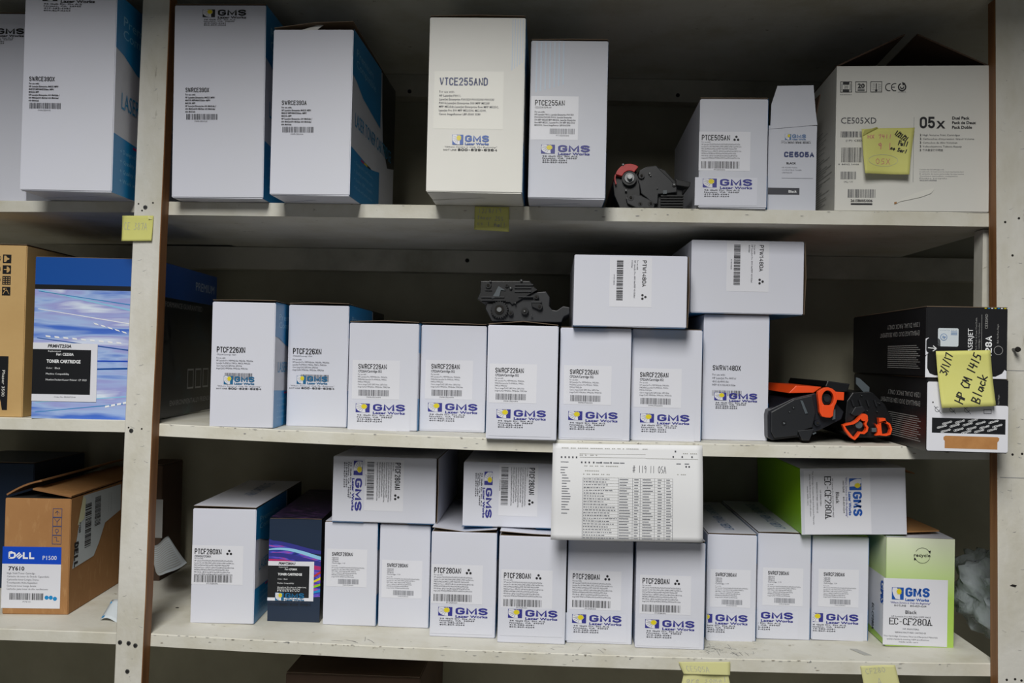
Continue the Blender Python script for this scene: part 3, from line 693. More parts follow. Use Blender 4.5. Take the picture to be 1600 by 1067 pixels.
stick(b, 'front', t_logo('ink_navy', 'addr', 76, False), 845.5, 226, 'logo_label')
p = Print(); [p.rect(i*7, 0, i*7+2.5, 78-i*2, 'sky_print', 0) for i in range(7)]; stick(b, 'front', p.data('stripe_print'), 838, 66, 'stripe_print')
b = box('toner_box', 'white toner box marked PTCE505AN standing right of the cartridge with the red shutter', 1091, 1197.5, 325.8, 153.5, Z_TOP, yaw=-.8, l=.35, bflap=.6, m='grey_board')
cyan_side(b); stick(b, 'front', T_P505, 1096.5, 210.5, 'product_label'); stick(b, 'front', T_LOGO, 1098, 279, 'logo_label')
# opened grey box with a raised flap
b = box('toner_box', 'opened pale toner box marked CE505A with its front flap standing up', 1199, 1274.5, 329.5, 194, Z_TOP, Y=.012, yaw=0, l=.33, m='grey_board', open_top=True)
w2 = b.w/2
mb = MB(); mb.prism([(-w2+.002, b.h-.008), (-w2+.003, b.h+.030), (-w2+.012, b.h+.0595), (w2-.007, b.h+.061), (w2-.003, b.h+.020), (w2, b.h-.001)], -b.l/2-.0012, -b.l/2+.0004, 'grey_board'); mb.build('raised_flap', b.o)
mb = MB(); mb.prism([(w2-.003, b.h-.001), (w2+.006, b.h+.05), (w2+.0075, b.h+.05), (w2-.001, b.h-.001)], -b.l/2+.01, b.l/2-.02, 'brown_board'); mb.build('raised_flap', b.o)
p = Print(); p.logo(0, 0, 39, 'ink_pale_blue', 'hot'); p.mb.v = p.mb.v; me = p.data('logo_label', ((-6*.001, 0, 0), (1, 0, 0))); stick(b, 'front', me, 1226.5, 209.5, 'logo_label')
p = Print(); block(p, 'CE505A', 0, 8.5, 8.6, 47, 'ink_slate', 2.2); p.text('BLACK', 4, 19.4, 3, 15, 'ink_black', .03)
p.small(['HP P2035 P2055'], -3, 25.5, 3, 1.8, 24, 'ink_grey'); p.small(['COMPATIBLE TONER', 'CARTRIDGE'], -3, 29.5, 4, 1.8, [31, 16], 'ink_grey'); p.rect(-3, 41, 46, 41.5, 'ink_grey'); p.rect(-24, 56.5, 25, 67, 'ink_soft'); p.text('Black', 8, 63.8, 3.8, 13, 'ink_white', .02, 3)
stick(b, 'front', p.data('front_print', ((-.0255, 0, 0), (1, 0, 0))), 1225, 237, 'front_print')
# big dual pack box
bx = b = box('carton', 'big white carton marked CE505XD at the right end of the top shelf', 1304, 1545, 330, 100.5, Z_TOP, Y=.002, yaw=-2.2, l=.36, m='warm_board', cat='carton', open_top=True)
p = Print()
for i, x in enumerate((0, 23.5, 47)):
    p.frame(x, 0, x+18, 17, .9, 'ink_black', 2)
p.rect(4, 1, 14, 5, 'ink_black'); p.rect(4, 12, 14, 16, 'ink_black'); p.text('20', 6, 10.6, 4, 6, 'ink_soft'); p.rect(2, 3, 3, 14, 'ink_soft'); p.rect(15, 3, 16, 14, 'ink_soft')
p.text('20', 27, 10, 6.5, 11, 'ink_black', .04); p.rect(27, 11.5, 38, 12.6, 'ink_black'); p.rect(27, 13.6, 38, 14.7, 'ink_black')
p.rect(55.3, 3, 56.7, 13, 'ink_black'); p.disc(56, 14, 1.8, 'ink_black')
for k in range(4): p.stroke([(50, 4+k*3), (54, 4+k*3)], .5, 'ink_grey'); p.stroke([(58, 4+k*3), (63, 5+k*3)], .5, 'ink_grey')
p.arc(76, 9, 6.3, 70, 290, 1.3, 'ink_black'); p.arc(85, 9, 6.3, 70, 290, 1.3, 'ink_black'); p.rect(79.5, 8.4, 85, 9.6, 'ink_black')
p.arc(96, 9, 6.6, -60, 250, 2, 'ink_black'); p.arc(96, 9, 3.2, -20, 200, 1.6, 'ink_black'); p.poly([(96, 1), (101, 3), (97, 7)], 'ink_black')
p.small(['xxx-xxxxxx-x'], 0, 21, 3, 1.7, 18, 'ink_soft'); p.small(['CR 0474-A'], 89, 17.4, 3, 1.5, 13, 'ink_soft')
stick(b, 'front', p.data('symbol_print'), 1313, 127.5, 'symbol_print')
p = Print(); p.text('CE505XD', 0, 9.6, 9.6, 55, 'ink_soft', .0); p.bars(0, 22, 58, 31, 'ink_soft', 26, 21); p.small(['(1P) CE505XD'], 8, 37.6, 3, 3, 40); p.bars(1.5, 47, 34, 70, 'ink_black', 22, 22); p.small(['8  84962 16068'], -3, 74.5, 3, 2.6, 32)
p.bars(1, 84.5, 25, 96.5, 'ink_soft', 20, 23); p.small(['(4L) US'], 6, 101.5, 3, 2.5, 14); p.bars(12.5, 112, 56, 125, 'ink_soft', 30, 24); p.text('2615B005/006', 17, 131.5, 3.8, 34, 'ink_black', .03); p.rect(17.5, 133.5, 51, 136.3, 'ink_black')
stick(b, 'front', p.data('front_print'), 1314, 183.5, 'front_print')
p = Print(); p.rect(-9.2, 0, -8.7, 102, 'ink_grey'); block(p, '05', 0, 17.5, 18, 24, 'ink_black', 3.3); p.text('x', 26, 17.5, 17.6, 14, 'ink_black', .01)
for i, t in enumerate(('Dual Pack', 'Pack de Deux', 'Pack Doble')): p.text(t, 50.5, 3.6+7.2*i, 4.3, (27, 37, 31)[i], 'ink_black', .03)
for i, t in enumerate(('High Volume Print Cartridges', "Cartouches d'impression Grand Volume", 'Cartuchos de Alto Volumen', 'Velkoobjemove Tiskove Kazety', 'X')):
    p.text('2', 0.5, 29.5+5.9*i, 3.2, 2.4, 'ink_black', .03); p.small([t if i < 4 else '\u4e2a\u5927\u5bb9\u91cf\u6253\u5370\u7852\u9f13'], 5, 29.5+5.9*i, 3, 2.8, (58, 80, 54, 61, 32)[i], 'ink_soft', bold=.0)
p.small(['Contains two full cartridges only', 'La cartouche de toner pour les deux imprimantes laser', 'El cartucho de toner para todas las impresoras', 'Contiene cartuchos completos', 'Please recycle', '\u8bf7\u56de\u6536\u5229\u7528\u7852\u9f13'], 1, 82.5, 3.45, 1.8, [38, 69, 69, 59, 43, 27], 'ink_grey')
stick(b, 'front', p.data('front_print'), 1437, 183, 'front_print')
p = Print(1.0)
for r_ in range(34): p.rect(b.l*.05, -b.h*.62+r_*b.h*.0165, b.l*(.70+.25*random.random()), -b.h*.62+r_*b.h*.0165+b.h*.005, 'ink_faint', 1)
link('side_print', p.data('side_print'), b.o, face_mtx(b, 'left', 0, 0))
w2, l2 = b.w/2, b.l/2
for sx in (-1, 1):                                   # the two long flaps stand open and meet in a low gable
    mb = MB(); vs = [(sx*w2, -l2+.006, b.h), (sx*w2*.08, -l2+.012, b.h+.052), (sx*w2*.08, l2-.01, b.h+.050), (sx*w2, l2-.004, b.h)]
    vs += [(x, y, z-.0025) for x, y, z in vs]
    fs = [(0, 1, 2, 3), (7, 6, 5, 4), (0, 4, 5, 1), (1, 5, 6, 2), (2, 6, 7, 3), (3, 7, 4, 0)]
    mb.add(vs, fs, 'brown_board'); o = mb.build('lid_flap', b.o)
p = Print(); p.poly([(-.5, 24.6), (8, 19), (34, 8), (61, 0), (60, 4), (56, 9), (40, 15), (22, 19), (8, 22), (3, 25)], 'sticker_warm', 2); p.poly([(-1, 23), (3, 22.5), (3, 25), (-.5, 26)], 'kraft', 3)
stick(b, 'front', p.data('torn_label'), 1398, 293, 'torn_label', lift=.0008)

# ------------------------------------------------------------------ middle shelf, left bay
b = box('carton', 'plain brown carton with black symbols at the left edge of the middle shelf', -60, 34.5, 650.5, 381.5, L_MID, Y=.006, yaw=4.5, l=.34, m='kraft_pale', cat='carton')
p = Print()
for i in range(4):
    y = i*16.8; p.rect(0, y, 13, y+13.5, 'black_print', 1)
    if i == 0: p.poly([(q_[0], q_[1]+y) for q_ in [(2, 2), (5, 2), (7, 5), (10, 5.6), (10, 7.8), (7, 8.4), (5, 11.5), (2, 11.5)]], 'kraft_pale', 2)
    if i == 1: p.arc(6.5, y+6.7, 4.8, -90, 90, 4.7, 'kraft_pale', 2); p.rect(2, y+6, 6.5, y+7.2, 'kraft_pale', 2)
    if i == 2: [p.rect(1.5+q*4, y+2+r_*3, 3.8+q*4, y+3.4+r_*3, 'kraft_pale', 2) for q in range(3) for r_ in range(4)]
    if i == 3: p.stroke([(2, y+11), (5, y+6), (9, y+6)], 1, 'kraft_pale'); p.disc(3.5, y+3.5, 1.6, 'kraft_pale', 3); p.stroke([(6, y+2), (11, y+11)], .7, 'kraft_pale')
    p.arc(-8, y+6, 5, 0, 360, .7, 'black_print', 2)
stick(b, 'front', p.data('symbol_print'), 5, 397.5, 'symbol_print')
p = Print(); p.poly([(-14, 0), (0, 0), (0, 84), (-8, 84), (-10, 72), (-14, 60)], 'black_print', 1); p.text('Phaser 3500', -9, 22, 4.6, 41, 'sticker_warm', .0, 2, rot=90)
stick(b, 'front', p.data('front_print'), 13.5, 556.5, 'front_print')
b = box('toner_box', 'blue toner box with streaked light picture behind the post on the middle shelf', 49, 234, 655.5, 403.5, L_MID, Y=.006, yaw=4.0, l=.34, m='sky_print', lid_m='royal_blue', cat='box')
p = Print(1.0); W, Hh = b.w, b.h
p.rect(0, -Hh, W, -Hh*.83, 'royal_blue', 1); p.rect(0, -Hh*.83, W, -Hh*.80, 'black_print', 1); p.rect(0, -Hh*.80, W, 0, 'streak_picture', 1)
for i, (a0, b0, tt, mm) in enumerate(((.80, .66, .012, 'cyan_light'), (.79, .70, .006, 'cyan_print'), (.68, .58, .006, 'ink_white'), (.50, .42, .008, 'royal_blue'), (.36, .37, .010, 'label_blue'), (.30, .33, .012, 'royal_blue'), (.10, .16, .008, 'cyan_light'), (.04, .12, .006, 'cyan_print'))):
    p.poly([(W*.03, -Hh*a0), (W, -Hh*b0), (W, -Hh*(b0-tt)), (W*.03, -Hh*(a0-tt*.6))], mm, 2)
for i in range(9): p.poly([(W*(.10+i*.075), -Hh*(.515-i*.004)), (W*(.14+i*.075), -Hh*(.512-i*.004)), (W*(.145+i*.075), -Hh*(.502-i*.004)), (W*(.105+i*.075), -Hh*(.505-i*.004))], 'ink_white', 3)
for i in range(8): p.poly([(W*(.50+i*.06), -Hh*(.60-i*.012)), (W*(.535+i*.06), -Hh*(.594-i*.012)), (W*(.55+i*.06), -Hh*(.583-i*.012)), (W*(.515+i*.06), -Hh*(.589-i*.012))], 'ink_white', 3)
for i in range(8): p.poly([(W*(.62+i*.05), -Hh*(.085+i*.008)), (W*(.655+i*.05), -Hh*(.09+i*.008)), (W*(.655+i*.05), -Hh*(.078+i*.008)), (W*(.62+i*.05), -Hh*(.073+i*.008))], 'ink_white', 3)
link('front_picture', p.data('front_picture'), b.o, face_mtx(b, 'front', 0, 0))
def replace_label(code, ref, comp, k=1.0, wh=(101, 91)):
    p = Print(.001*k); w_, h_ = wh
    p.rect(0, 0, w_, h_, 'sticker_white', 0); p.rect(0, 10, w_-10, 80, 'black_print', 1)
    p.text(code, 23, 7.2, 5, 37, 'ink_black', .03, 2, 2, .2); p.small(['Replacement'], 24, 14, 3, 2.6, 20, 'ink_white'); p.text('For: '+ref, 37, 19.4, 4, 27, 'ink_white', .02)
    p.text('TONER CARTRIDGE', 22, 31, 5, 53, 'ink_white', .03); p.small(['Color :  Black'], 21.5, 40.5, 3, 2.9, 22, 'ink_white'); p.small(['Machine Compatibility'], 21.5, 49.5, 3, 2.9, 36, 'ink_white')
    p.small(comp, 21.5, 58.6, 4, 2.9, [64] + [50]*(len(comp)-1), 'ink_white'); p.small(['Order No: '+code], 35, 85, 3, 1.9, 34, 'ink_soft'); return p.data('product_label')
stick(b, 'front', replace_label('PRMHT250A', 'CE250A', ['Hewlett Packard Laser Printer: CP 3525']), 52.5, 535, 'product_label', lift=.0012)
p = Print(1.0); L = b.l; p.rect(0, -Hh, L, 0, 'nebula_picture', 1); p.rect(0, -Hh, L, -Hh*.78, 'royal_blue', 2)
p.text('PREMIUM', L*.62, -Hh*.865, Hh*.06, L*.33, 'sky_print', .0, 3); p.text('PERFORMANCE GUARANTEED', L*.08, -Hh*.72, Hh*.035, L*.66, 'ink_dim', .0, 3); p.text('ENVIRONMENTALLY FRIENDLY', L*.26, -Hh*.07, Hh*.035, L*.70, 'ink_dim', .0, 3)
for i in range(3): p.frame(L*(.52+.13*i), -Hh*.31, L*(.62+.13*i), -Hh*.17, .003, 'ink_dim', 3)
for i in range(9): p.disc(L*(.2+.07*(i % 3)), -Hh*(.28+.045*i), .012+.004*(i % 4), 'picture_blob' if False else 'nebula_picture', 2)
link('side_picture', p.data('side_picture'), b.o, face_mtx(b, 'right', 0, 0))

# ------------------------------------------------------------------ middle shelf, main bay
b = box('toner_box', 'white toner box marked PTCF226XN, first on the left of the middle shelf', 327, 426, 668, 471, Z_MID, yaw=3.4, l=.34, lid=(.002, .003, .003))
cyan_side(b); stick(b, 'front', T_P226, 339, 541, 'front_print'); stick(b, 'front', T_HOT, 350, 587, 'logo_label'); C1 = b
b = box('toner_box', 'white toner box marked PTCF226XN standing between its twin and a shorter box', 447, 541, 667, 476, Z_MID, yaw=1.0, l=.34, lid=(.002, .004, .003))
cyan_side(b); stick(b, 'front', T_P226, 458, 543.5, 'front_print'); stick(b, 'front', T_HOT, 464, 586.5, 'logo_label'); C2 = b
G226 = 'short white toner boxes on the middle shelf'
def s226(label, *a, lab=None, logo=None, **k):
    b = box('toner_box', label, *a, group=G226, **k); cyan_side(b); stick(b, 'front', T_S226, *lab, 'product_label'); stick(b, 'front', T_LOGO, *logo, 'logo_label'); return b
C3 = s226('short white box marked SWRCF226AN beside the tall PTCF226XN boxes', 542.5, 651, 672.5, 504, Z_MID, yaw=.4, l=.34, lid=(.001, .004, .002), lab=(560, 568), logo=(556, 630))
C4 = s226('short white box marked SWRCF226AN, second of the five alike', 654.8, 757, 675, 507.5, Z_MID, yaw=0, l=.34, lid=(.003, .003, .002), lab=(674, 568), logo=(669, 629), ymin=-.02)
C5 = s226('short white box marked SWRCF226AN in front of the black cartridge, jutting out furthest', 758.8, 869, 687, 507.5, Z_MID, yaw=-.3, l=.34, lid=(.001, .006, .001), lab=(774, 574), logo=(776, 639), ymin=-.05)
C6 = s226('short white box marked SWRCF226AN below the left of the two lying PTW1480A boxes', 872.5, 983.5, 688.3, 511.5, Z_MID, yaw=.2, l=.34, lid=(0, 0, 0), lab=(890.5, 576.5), logo=(888, 642), ymin=-.05)
C7 = s226('short white box marked SWRCF226AN next to the taller SWRW1480X box', 985, 1094.5, 689, 514, Z_MID, yaw=0, l=.34, lid=(0, 0, 0), lab=(1000, 581), logo=(1000, 646), ymin=-.05)
b = box('toner_box', 'tall white toner box marked SWRW1480X at the right end of the middle row', 1096.5, 1199, 688.3, 491, Z_MID, yaw=.4, l=.34, lid=(0, 0, 0), ymin=-.03); C8 = b
cyan_side(b)
p = Print(); block(p, 'SWRW1480X', 0, 8.4, 8.2, 44, 'ink_black', 1.1); p.small([FU, 'HP LaserJet Pro 4001n/', '4001dn/4001dw,', 'MFP 4101fdn/4101fdw'], 0, 16.5, 5.35, 3.2, [20, 37, 26, 36], 'ink_soft'); p.bars(0, 39.5, 46, 48, 'ink_soft', 30, 31)
stick(b, 'front', p.data('front_print'), 1113.5, 570, 'front_print'); stick(b, 'front', t_logo('ink_navy', 'addr', 67, False), 1116, 613, 'logo_label')
# lying boxes on top
ztop = max(C6.top, C7.top)+.0006
C9 = box('toner_box', 'white box marked PTW1480A lying sideways on two short boxes', 895.5, 1073.5, 508.5, 399, ztop, Y=min(C6.Y, C7.Y)-.018, yaw=.3, l=.33, lying=True, group='white boxes lying on the middle row', lid=(.001, .003, .001))
C10 = box('toner_box', 'white box marked PTW1480A lying sideways on the tall box, right of its twin', 1079, 1256, 485, 376, C8.top+.0006, Y=C8.Y-.012, yaw=1.2, l=.33, lying=True, group='white boxes lying on the middle row', lid=(.001, .003, .001))
for b, x, y in ((C9, 1015.5, 407), (C10, 1198.5, 383)):
    cyan_side(b, text=False); stick(b, 'front', T_1480, x-5.5, y, 'product_label')

# ------------------------------------------------------------------ black cartridges
def loc(px, py, Y, o): p = at(px, py, Y); return (p.x-o.x, p.z-o.z)
def outline(pts, Y, o): return [loc(x, y, Y, o) for x, y in pts]
def cart(name, label, base_px, Y, zb, group=None):
    p = at(base_px[0], base_px[1], Y); o = Vector((p.x, Y, zb)); e = empty(name, o, label, 'toner cartridge', group); return e, o
def bolt(e, o, px, py, Y, r, m='steel', name='screw'):
    mb = MB(); x, z = loc(px, py, Y, o); y = Y-o.y; mb.disc(x, z, r*1.6, y-.0006, y+.002, 'black_plastic', 14); mb.disc(x, z, r, y-.0022, y, m, 14, .6); return mb.build(name, e)
# on the top shelf: the one with a red shutter
Y0 = .02; zb = Z_TOP(at(1010, 325, Y0).x)+.0003
e, o = cart('toner_cartridge', 'black toner cartridge with a red drum shutter lying on the top shelf', (1010, 325), Y0, zb)
def sc(pts, cx, cy, k=1): return pts
P10 = lambda pts: [(940+x/10.0, 240+y/10.0) for x, y in pts]
dz = lambda pts: [(x, max(z, 0)) for x, z in pts]
mb = MB(); mb.prism(dz(outline(P10([(600,420),(590,250),(700,190),(860,175),(1000,230),(1160,400),(1380,460),(1360,520),(1280,560),(1290,900),(820,900),(700,900),(560,880),(620,620)]), Y0, o)), .012, .27, 'black_plastic'); mb.build('housing', e, bevel=.001)
mb = MB(); mb.prism(dz(outline(P10([(570,420),(590,260),(690,205),(860,180),(930,260),(1060,380),(1180,520),(1180,600),(1010,620),(890,630),(880,780),(800,790),(720,700),(620,620),(600,500)]), Y0, o)), .002, .014, 'slate_plastic'); mb.build('end_cap', e, bevel=.0012)
mb = MB(); mb.prism(dz(outline(P10([(180,460),(210,330),(330,260),(540,230),(600,420),(610,640),(560,900),(300,900),(200,640)]), Y0, o)), .006, .27, 'black_plastic'); mb.build('drum_housing', e, bevel=.001)
x, z = loc(940+43, 240+39, Y0, o)
mb = MB(); 
mb.disc(x, z, .0115, -.004, .008, 'black_plastic', 24); mb.build('hub', e)
mb = MB(); mb.disc(x, z, .0085, -.0065, -.002, 'steel_dull', 20, .9); mb.disc(x, z, .0045, -.016, -.004, 'steel', 16, .8); mb.build('drive_shaft', e)
def arcpts(cx, cz, r0, r1, a0, a1, n=10):
    return [(cx+r1*math.cos(math.radians(a0+(a1-a0)*i/n)), cz+r1*math.sin(math.radians(a0+(a1-a0)*i/n))) for i in range(n+1)] + [(cx+r0*math.cos(math.radians(a1+(a0-a1)*i/n)), cz+r0*math.sin(math.radians(a1+(a0-a1)*i/n))) for i in range(n+1)]
mb = MB(); mb.prism(arcpts(x, z, .0115, .0225, 52, 166), -.006, .20, 'red_plastic'); mb.build('shutter', e, bevel=.0008)
mb = MB(); mb.prism(arcpts(x, z, .0215, .0235, 166, 205), -.004, .20, 'red_plastic'); mb.build('shutter_edge', e)
for gx, gy, r in ((45.3, 69, .0052), (62, 35, .0048), (76.5, 78, .0045), (60, 78.5, .0035)):
    mb = MB(); xx, zz = loc(940+gx, 240+gy, Y0, o); mb.gear(xx, zz, r, -.003, .007, 'black_plastic', 14); mb.disc(xx, zz, r*.4, -.005, -.002, 'hole_dark', 12); mb.build('gear', e)
mb = MB(); mb.prism(dz(outline(P10([(380,700),(470,640),(620,660),(780,740),(830,800),(820,850),(540,850),(400,780)]), Y0, o)), -.002, .012, 'slate_plastic'); mb.build('foot_bracket', e, bevel=.001)
for gx, gy, r in ((75, 31, .0014), (76.5, 34, .001), (113, 48.5, .0019), (38, 57.5, .0012), (45.3, 69, .0013), (33.5, 17, .0012), (87, 54.3, .0007), (45, 41, .001)):
    bolt(e, o, 940+gx, 240+gy, Y0-(.0065 if gx == 33.5 else .0), r)
for i in range(5):
    mb = MB(); a = outline(P10([(930, 640+i*42), (1290, 640+i*42), (1290, 662+i*42), (930, 662+i*42)]), Y0, o); mb.prism(dz(a), .004, .014, 'black_plastic'); mb.build('rib', e)
mb = MB(); mb.prism(outline(P10([(960,575),(1020,570),(1020,625),(960,630)]), Y0, o), -.001, .006, 'grey_plastic'); mb.build('contact', e)
mb = MB(); mb.prism(outline(P10([(1160,400),(1390,450),(1370,530),(1170,500)]), Y0, o), -.002, .26, 'black_plastic'); mb.build('handle', e, bevel=.001)
# lying on the short boxes
Y0 = .045; zb = max(C4.top, C5.top)+.0065
e, o = cart('toner_cartridge', 'black toner cartridge with gears lying on top of the short white boxes', (815, 503), Y0, zb)
lowz = o.z
P10 = lambda pts: [(740+x/10.0, 420+y/10.0) for x, y in pts]
mb = MB(); mb.prism(dz(outline(P10([(110,190),(880,190),(960,300),(1000,330),(600,560),(560,520),(130,520),(55,470),(100,370)]), Y0, o)), .0, .25, 'black_plastic'); mb.build('housing', e, bevel=.001)
mb = MB(); mb.prism(dz(outline(P10([(180,620),(200,540),(600,500),(700,440),(900,370),(1130,350),(1190,440),(1180,580),(1230,640),(1300,650),(1400,580),(1500,600),(1500,700),(1410,740),(1370,830),(280,830)]), Y0, o)), .006, .24, 'slate_plastic'); mb.build('drum_housing', e, bevel=.001)
mb = MB(); xx, zz = loc(740+40.5, 420+64, Y0, o); mb.gear(xx, zz, .0145, -.004, .010, 'black_plastic', 22); mb.build('gear', e)
mb = MB(); mb.disc(xx, zz, .0075, -.006, -.003, 'hole_dark', 20); mb.disc(xx, zz, .0045, -.009, -.005, 'steel', 16, .85); mb.build('drive_shaft', e)
mb = MB(); mb.prism(outline(P10([(390,270),(500,340),(430,330),(400,440),(280,465),(340,370)]), Y0, o), -.003, .0, 'grey_plastic'); mb.build('shutter_tab', e)
for gx, gy, r in ((58, 69, .0042), (98, 43.5, .004), (23, 26, .005), (52, 26, .0035), (80, 66, .006), (103, 59, .005)):
    mb = MB(); xx, zz = loc(740+gx, 420+gy, Y0, o); mb.gear(xx, zz, r, -.004, .008, 'black_plastic', 14); mb.disc(xx, zz, r*.45, -.0055, -.003, 'hole_dark', 12); mb.build('gear', e)
for x0, y0_, x1, y1_ in ((120, 430, 480, 450), (130, 488, 500, 498), (650, 240, 930, 262), (640, 290, 900, 305), (640, 340, 900, 362), (180, 330, 290, 340), (700, 430, 930, 445), (900, 500, 1060, 530)):
    mb = MB(); mb.prism(outline(P10([(x0, y0_), (x1, y0_), (x1, y1_), (x0, y1_)]), Y0, o), -.0035, .004, 'slate_plastic'); mb.build('rib', e)
for gx, gy, r in ((26, 19.5, .0011), (58, 30, .0015), (65, 53, .001), (79.5, 66, .0022), (90.5, 72.5, .001), (74.5, 18.2, .0014)): bolt(e, o, 740+gx, 420+gy, Y0-.004, r)
mb = MB(); mb.prism(outline(P10([(900,510),(1050,520),(1060,640),(1000,630),(910,590)]), Y0, o), -.002, .008, 'black_plastic'); mb.build('latch', e, bevel=.0008)
# on the middle shelf: the pair with orange guards
P7 = lambda pts: [(1190+x/7.62, 570+y/7.62) for x, y in pts]
Y0 = .035; zb = Z_MID(at(1270, 690, Y0).x)+.0003
e, o = cart('toner_cartridge', 'dark toner cartridge with one big orange guard clip, beside the white box marked SWRW1480X', (1270, 688), Y0, zb, None)
mb = MB(); mb.prism(dz(outline(P7([(75,600),(90,540),(380,400),(640,340),(860,410),(990,560),(960,650),(700,780),(460,860),(130,900),(80,860)]), Y0, o)), .004, .27, 'navy_plastic'); mb.build('housing', e, bevel=.0012)
mb = MB(); mb.prism(dz(outline(P7([(110,560),(380,410),(600,360),(640,560),(600,740),(430,800),(420,840),(150,870),(110,800)]), Y0, o)), -.003, .006, 'slate_plastic'); mb.build('end_cap', e, bevel=.0012)
mb = MB(); mb.prism(dz(outline(P7([(420,780),(620,760),(560,900),(480,900)]), Y0, o)), -.004, .02, 'slate_plastic'); mb.build('foot', e, bevel=.001)
mb = MB(); mb.prism(outline(P7([(340,340),(430,250),(740,265),(640,335)]), Y0, o), .010, .20, 'orange_plastic'); mb.build('guard_bar', e, bevel=.001)
def ov(cx, cy, rx, ry, n=24, sq=1.0): return [(cx+rx*math.copysign(abs(math.cos(2*math.pi*i/n))**sq, math.cos(2*math.pi*i/n)), cy+ry*math.copysign(abs(math.sin(2*math.pi*i/n))**sq, math.sin(2*math.pi*i/n))) for i in range(n)]
inner = P7(ov(757, 395, 70, 95)); outer = P7([(870,395),(866,420),(860,440),(850,462),(838,485),(825,540),(820,600),(790,622),(735,620),(690,608),(662,560),(655,480),(645,395),(640,345),(645,318),(662,300),(690,282),(725,268),(765,265),(810,280),(842,305),(862,330),(868,350),(870,372)])
mb = MB(); mb.ring(outline(outer, Y0, o), outline(inner, Y0, o), -.014, -.004, 'orange_plastic'); mb.build('guard_clip', e, bevel=.0005)
mb = MB(); mb.prism(outline(P7([(690,475),(825,475),(818,600),(790,620),(735,618),(690,605)]), Y0, o), -.0142, -.005, 'orange_plastic'); mb.build('guard_clip', e, bevel=.0008)
mb = MB(); mb.prism(outline(P7([(845,315),(950,322),(945,418),(862,412)]), Y0, o), -.015, -.006, 'orange_plastic'); mb.build('guard_tab', e, bevel=.0008)
mb = MB(); xx, zz = loc(*P7([(757, 405)])[0], Y0, o); mb.disc(xx, zz, .0082, -.006, .004, 'black_plastic', 20); mb.disc(xx, zz, .0050, -.010, -.004, 'slate_plastic', 16, .9); mb.build('hub', e)
mb = MB(); mb.prism(outline(P7([(450,420),(480,425),(540,575),(510,580)]), Y0, o), -.005, -.001, 'grey_plastic'); mb.build('strip', e)
mb = MB(); mb.prism(outline(P7([(830,530),(860,525),(860,640),(825,650)]), Y0, o), -.008, .0, 'grey_plastic'); mb.build('contact', e)
for x_, y_, r in ((378, 510, .0016), (265, 695, .0024), (330, 560, .0012)): bolt(e, o, *P7([(x_, y_)])[0], Y0-.003, r)
mb = MB(); xx, zz = loc(*P7([(660, 690)])[0], Y0, o); mb.gear(xx, zz, .005, -.003, .004, 'navy_plastic', 12); mb.disc(xx, zz, .002, -.0045, -.002, 'hole_dark', 10); mb.build('gear', e)
mb = MB(); mb.prism(outline(P7([(600,815),(640,800),(645,812),(608,830)]), Y0, o), -.003, .0, 'grey_plastic'); mb.build('rib', e)
# second of the pair, further right and lower
Y1 = .045; zb = Z_MID(at(1350, 690, Y1).x)+.0003
e, o = cart('toner_cartridge', 'dark toner cartridge with two small orange ring clips, beside the black cartons', (1340, 688), Y1, zb)
mb = MB(); mb.prism(dz(outline(P7([(1000,640),(1020,430),(1090,330),(1300,320),(1340,340),(1480,480),(1560,640),(1540,860),(1100,870),(1010,800)]), Y1, o)), .002, .27, 'black_plastic'); mb.build('housing', e, bevel=.0012)
mb = MB(); mb.prism(outline(P7([(800,260),(830,195),(1100,230),(1070,330),(830,330)]), Y1, o), .02, .26, 'black_plastic'); mb.build('drum_cover', e, bevel=.0015)
mb = MB(); mb.prism(outline(P7([(1155,150),(1200,165),(1315,270),(1310,345),(1250,335),(1155,230)]), Y1, o), .012, .015, 'grey_plastic'); mb.build('fin', e)
def band(pts, t, ya, yb, m, name, e=None):
    """closed loop of a flat strip following the outline pts (in photograph pixels) with width t px"""
    n = len(pts); out = []; inn = []
    cx = sum(p[0] for p in pts)/n; cy = sum(p[1] for p in pts)/n
    for i in range(n):
        a, b_, c = pts[i-1], pts[i], pts[(i+1) % n]; tx, ty = c[0]-a[0], c[1]-a[1]; q = math.hypot(tx, ty) or 1; nx, ny = ty/q, -tx/q
        out.append((b_[0]+nx*t/2, b_[1]+ny*t/2)); inn.append((b_[0]-nx*t/2, b_[1]-ny*t/2))
    mb = MB(); mb.ring(outline(out, Y1, o), outline(inn, Y1, o), ya, yb, m); return mb.build(name, e)
band(P7([(950,715),(1000,700),(1060,690),(1110,660),(1150,615),(1180,590),(1220,600),(1225,650),(1205,700),(1230,740),(1220,780),(1190,805),(1140,800),(1110,840),(1080,875),(1045,850),(1010,810),(975,765)]), 3.4, -.012, -.003, 'orange_plastic', 'ring_clip', e)
mb = MB(); xx, zz = loc(*P7([(1190, 620)])[0], Y1, o); mb.disc(xx, zz, .0058, -.0125, -.004, 'orange_plastic', 18); mb.build('clip_boss', e)
mb = MB(); xx, zz = loc(*P7([(1140, 710)])[0], Y1, o); mb.disc(xx, zz, .0062, -.008, .003, 'grey_plastic', 18, .9); mb.build('hub', e)
band(P7([(1380,680),(1440,670),(1490,700),(1512,760),(1495,815),(1450,828),(1395,825),(1385,760)]), 3.0, -.012, -.003, 'orange_plastic', 'ring_clip', e)
mb = MB(); mb.prism(outline(P7([(1365,628),(1440,628),(1455,685),(1370,680)]), Y1, o), -.012, -.002, 'orange_plastic'); mb.build('clip_tab', e)
mb = MB(); mb.prism(outline(P7([(1320,690),(1345,720),(1370,700),(1395,830),(1325,835),(1350,800),(1350,760)]), Y1, o), -.0115, -.004, 'orange_plastic'); mb.build('clip_tab', e)
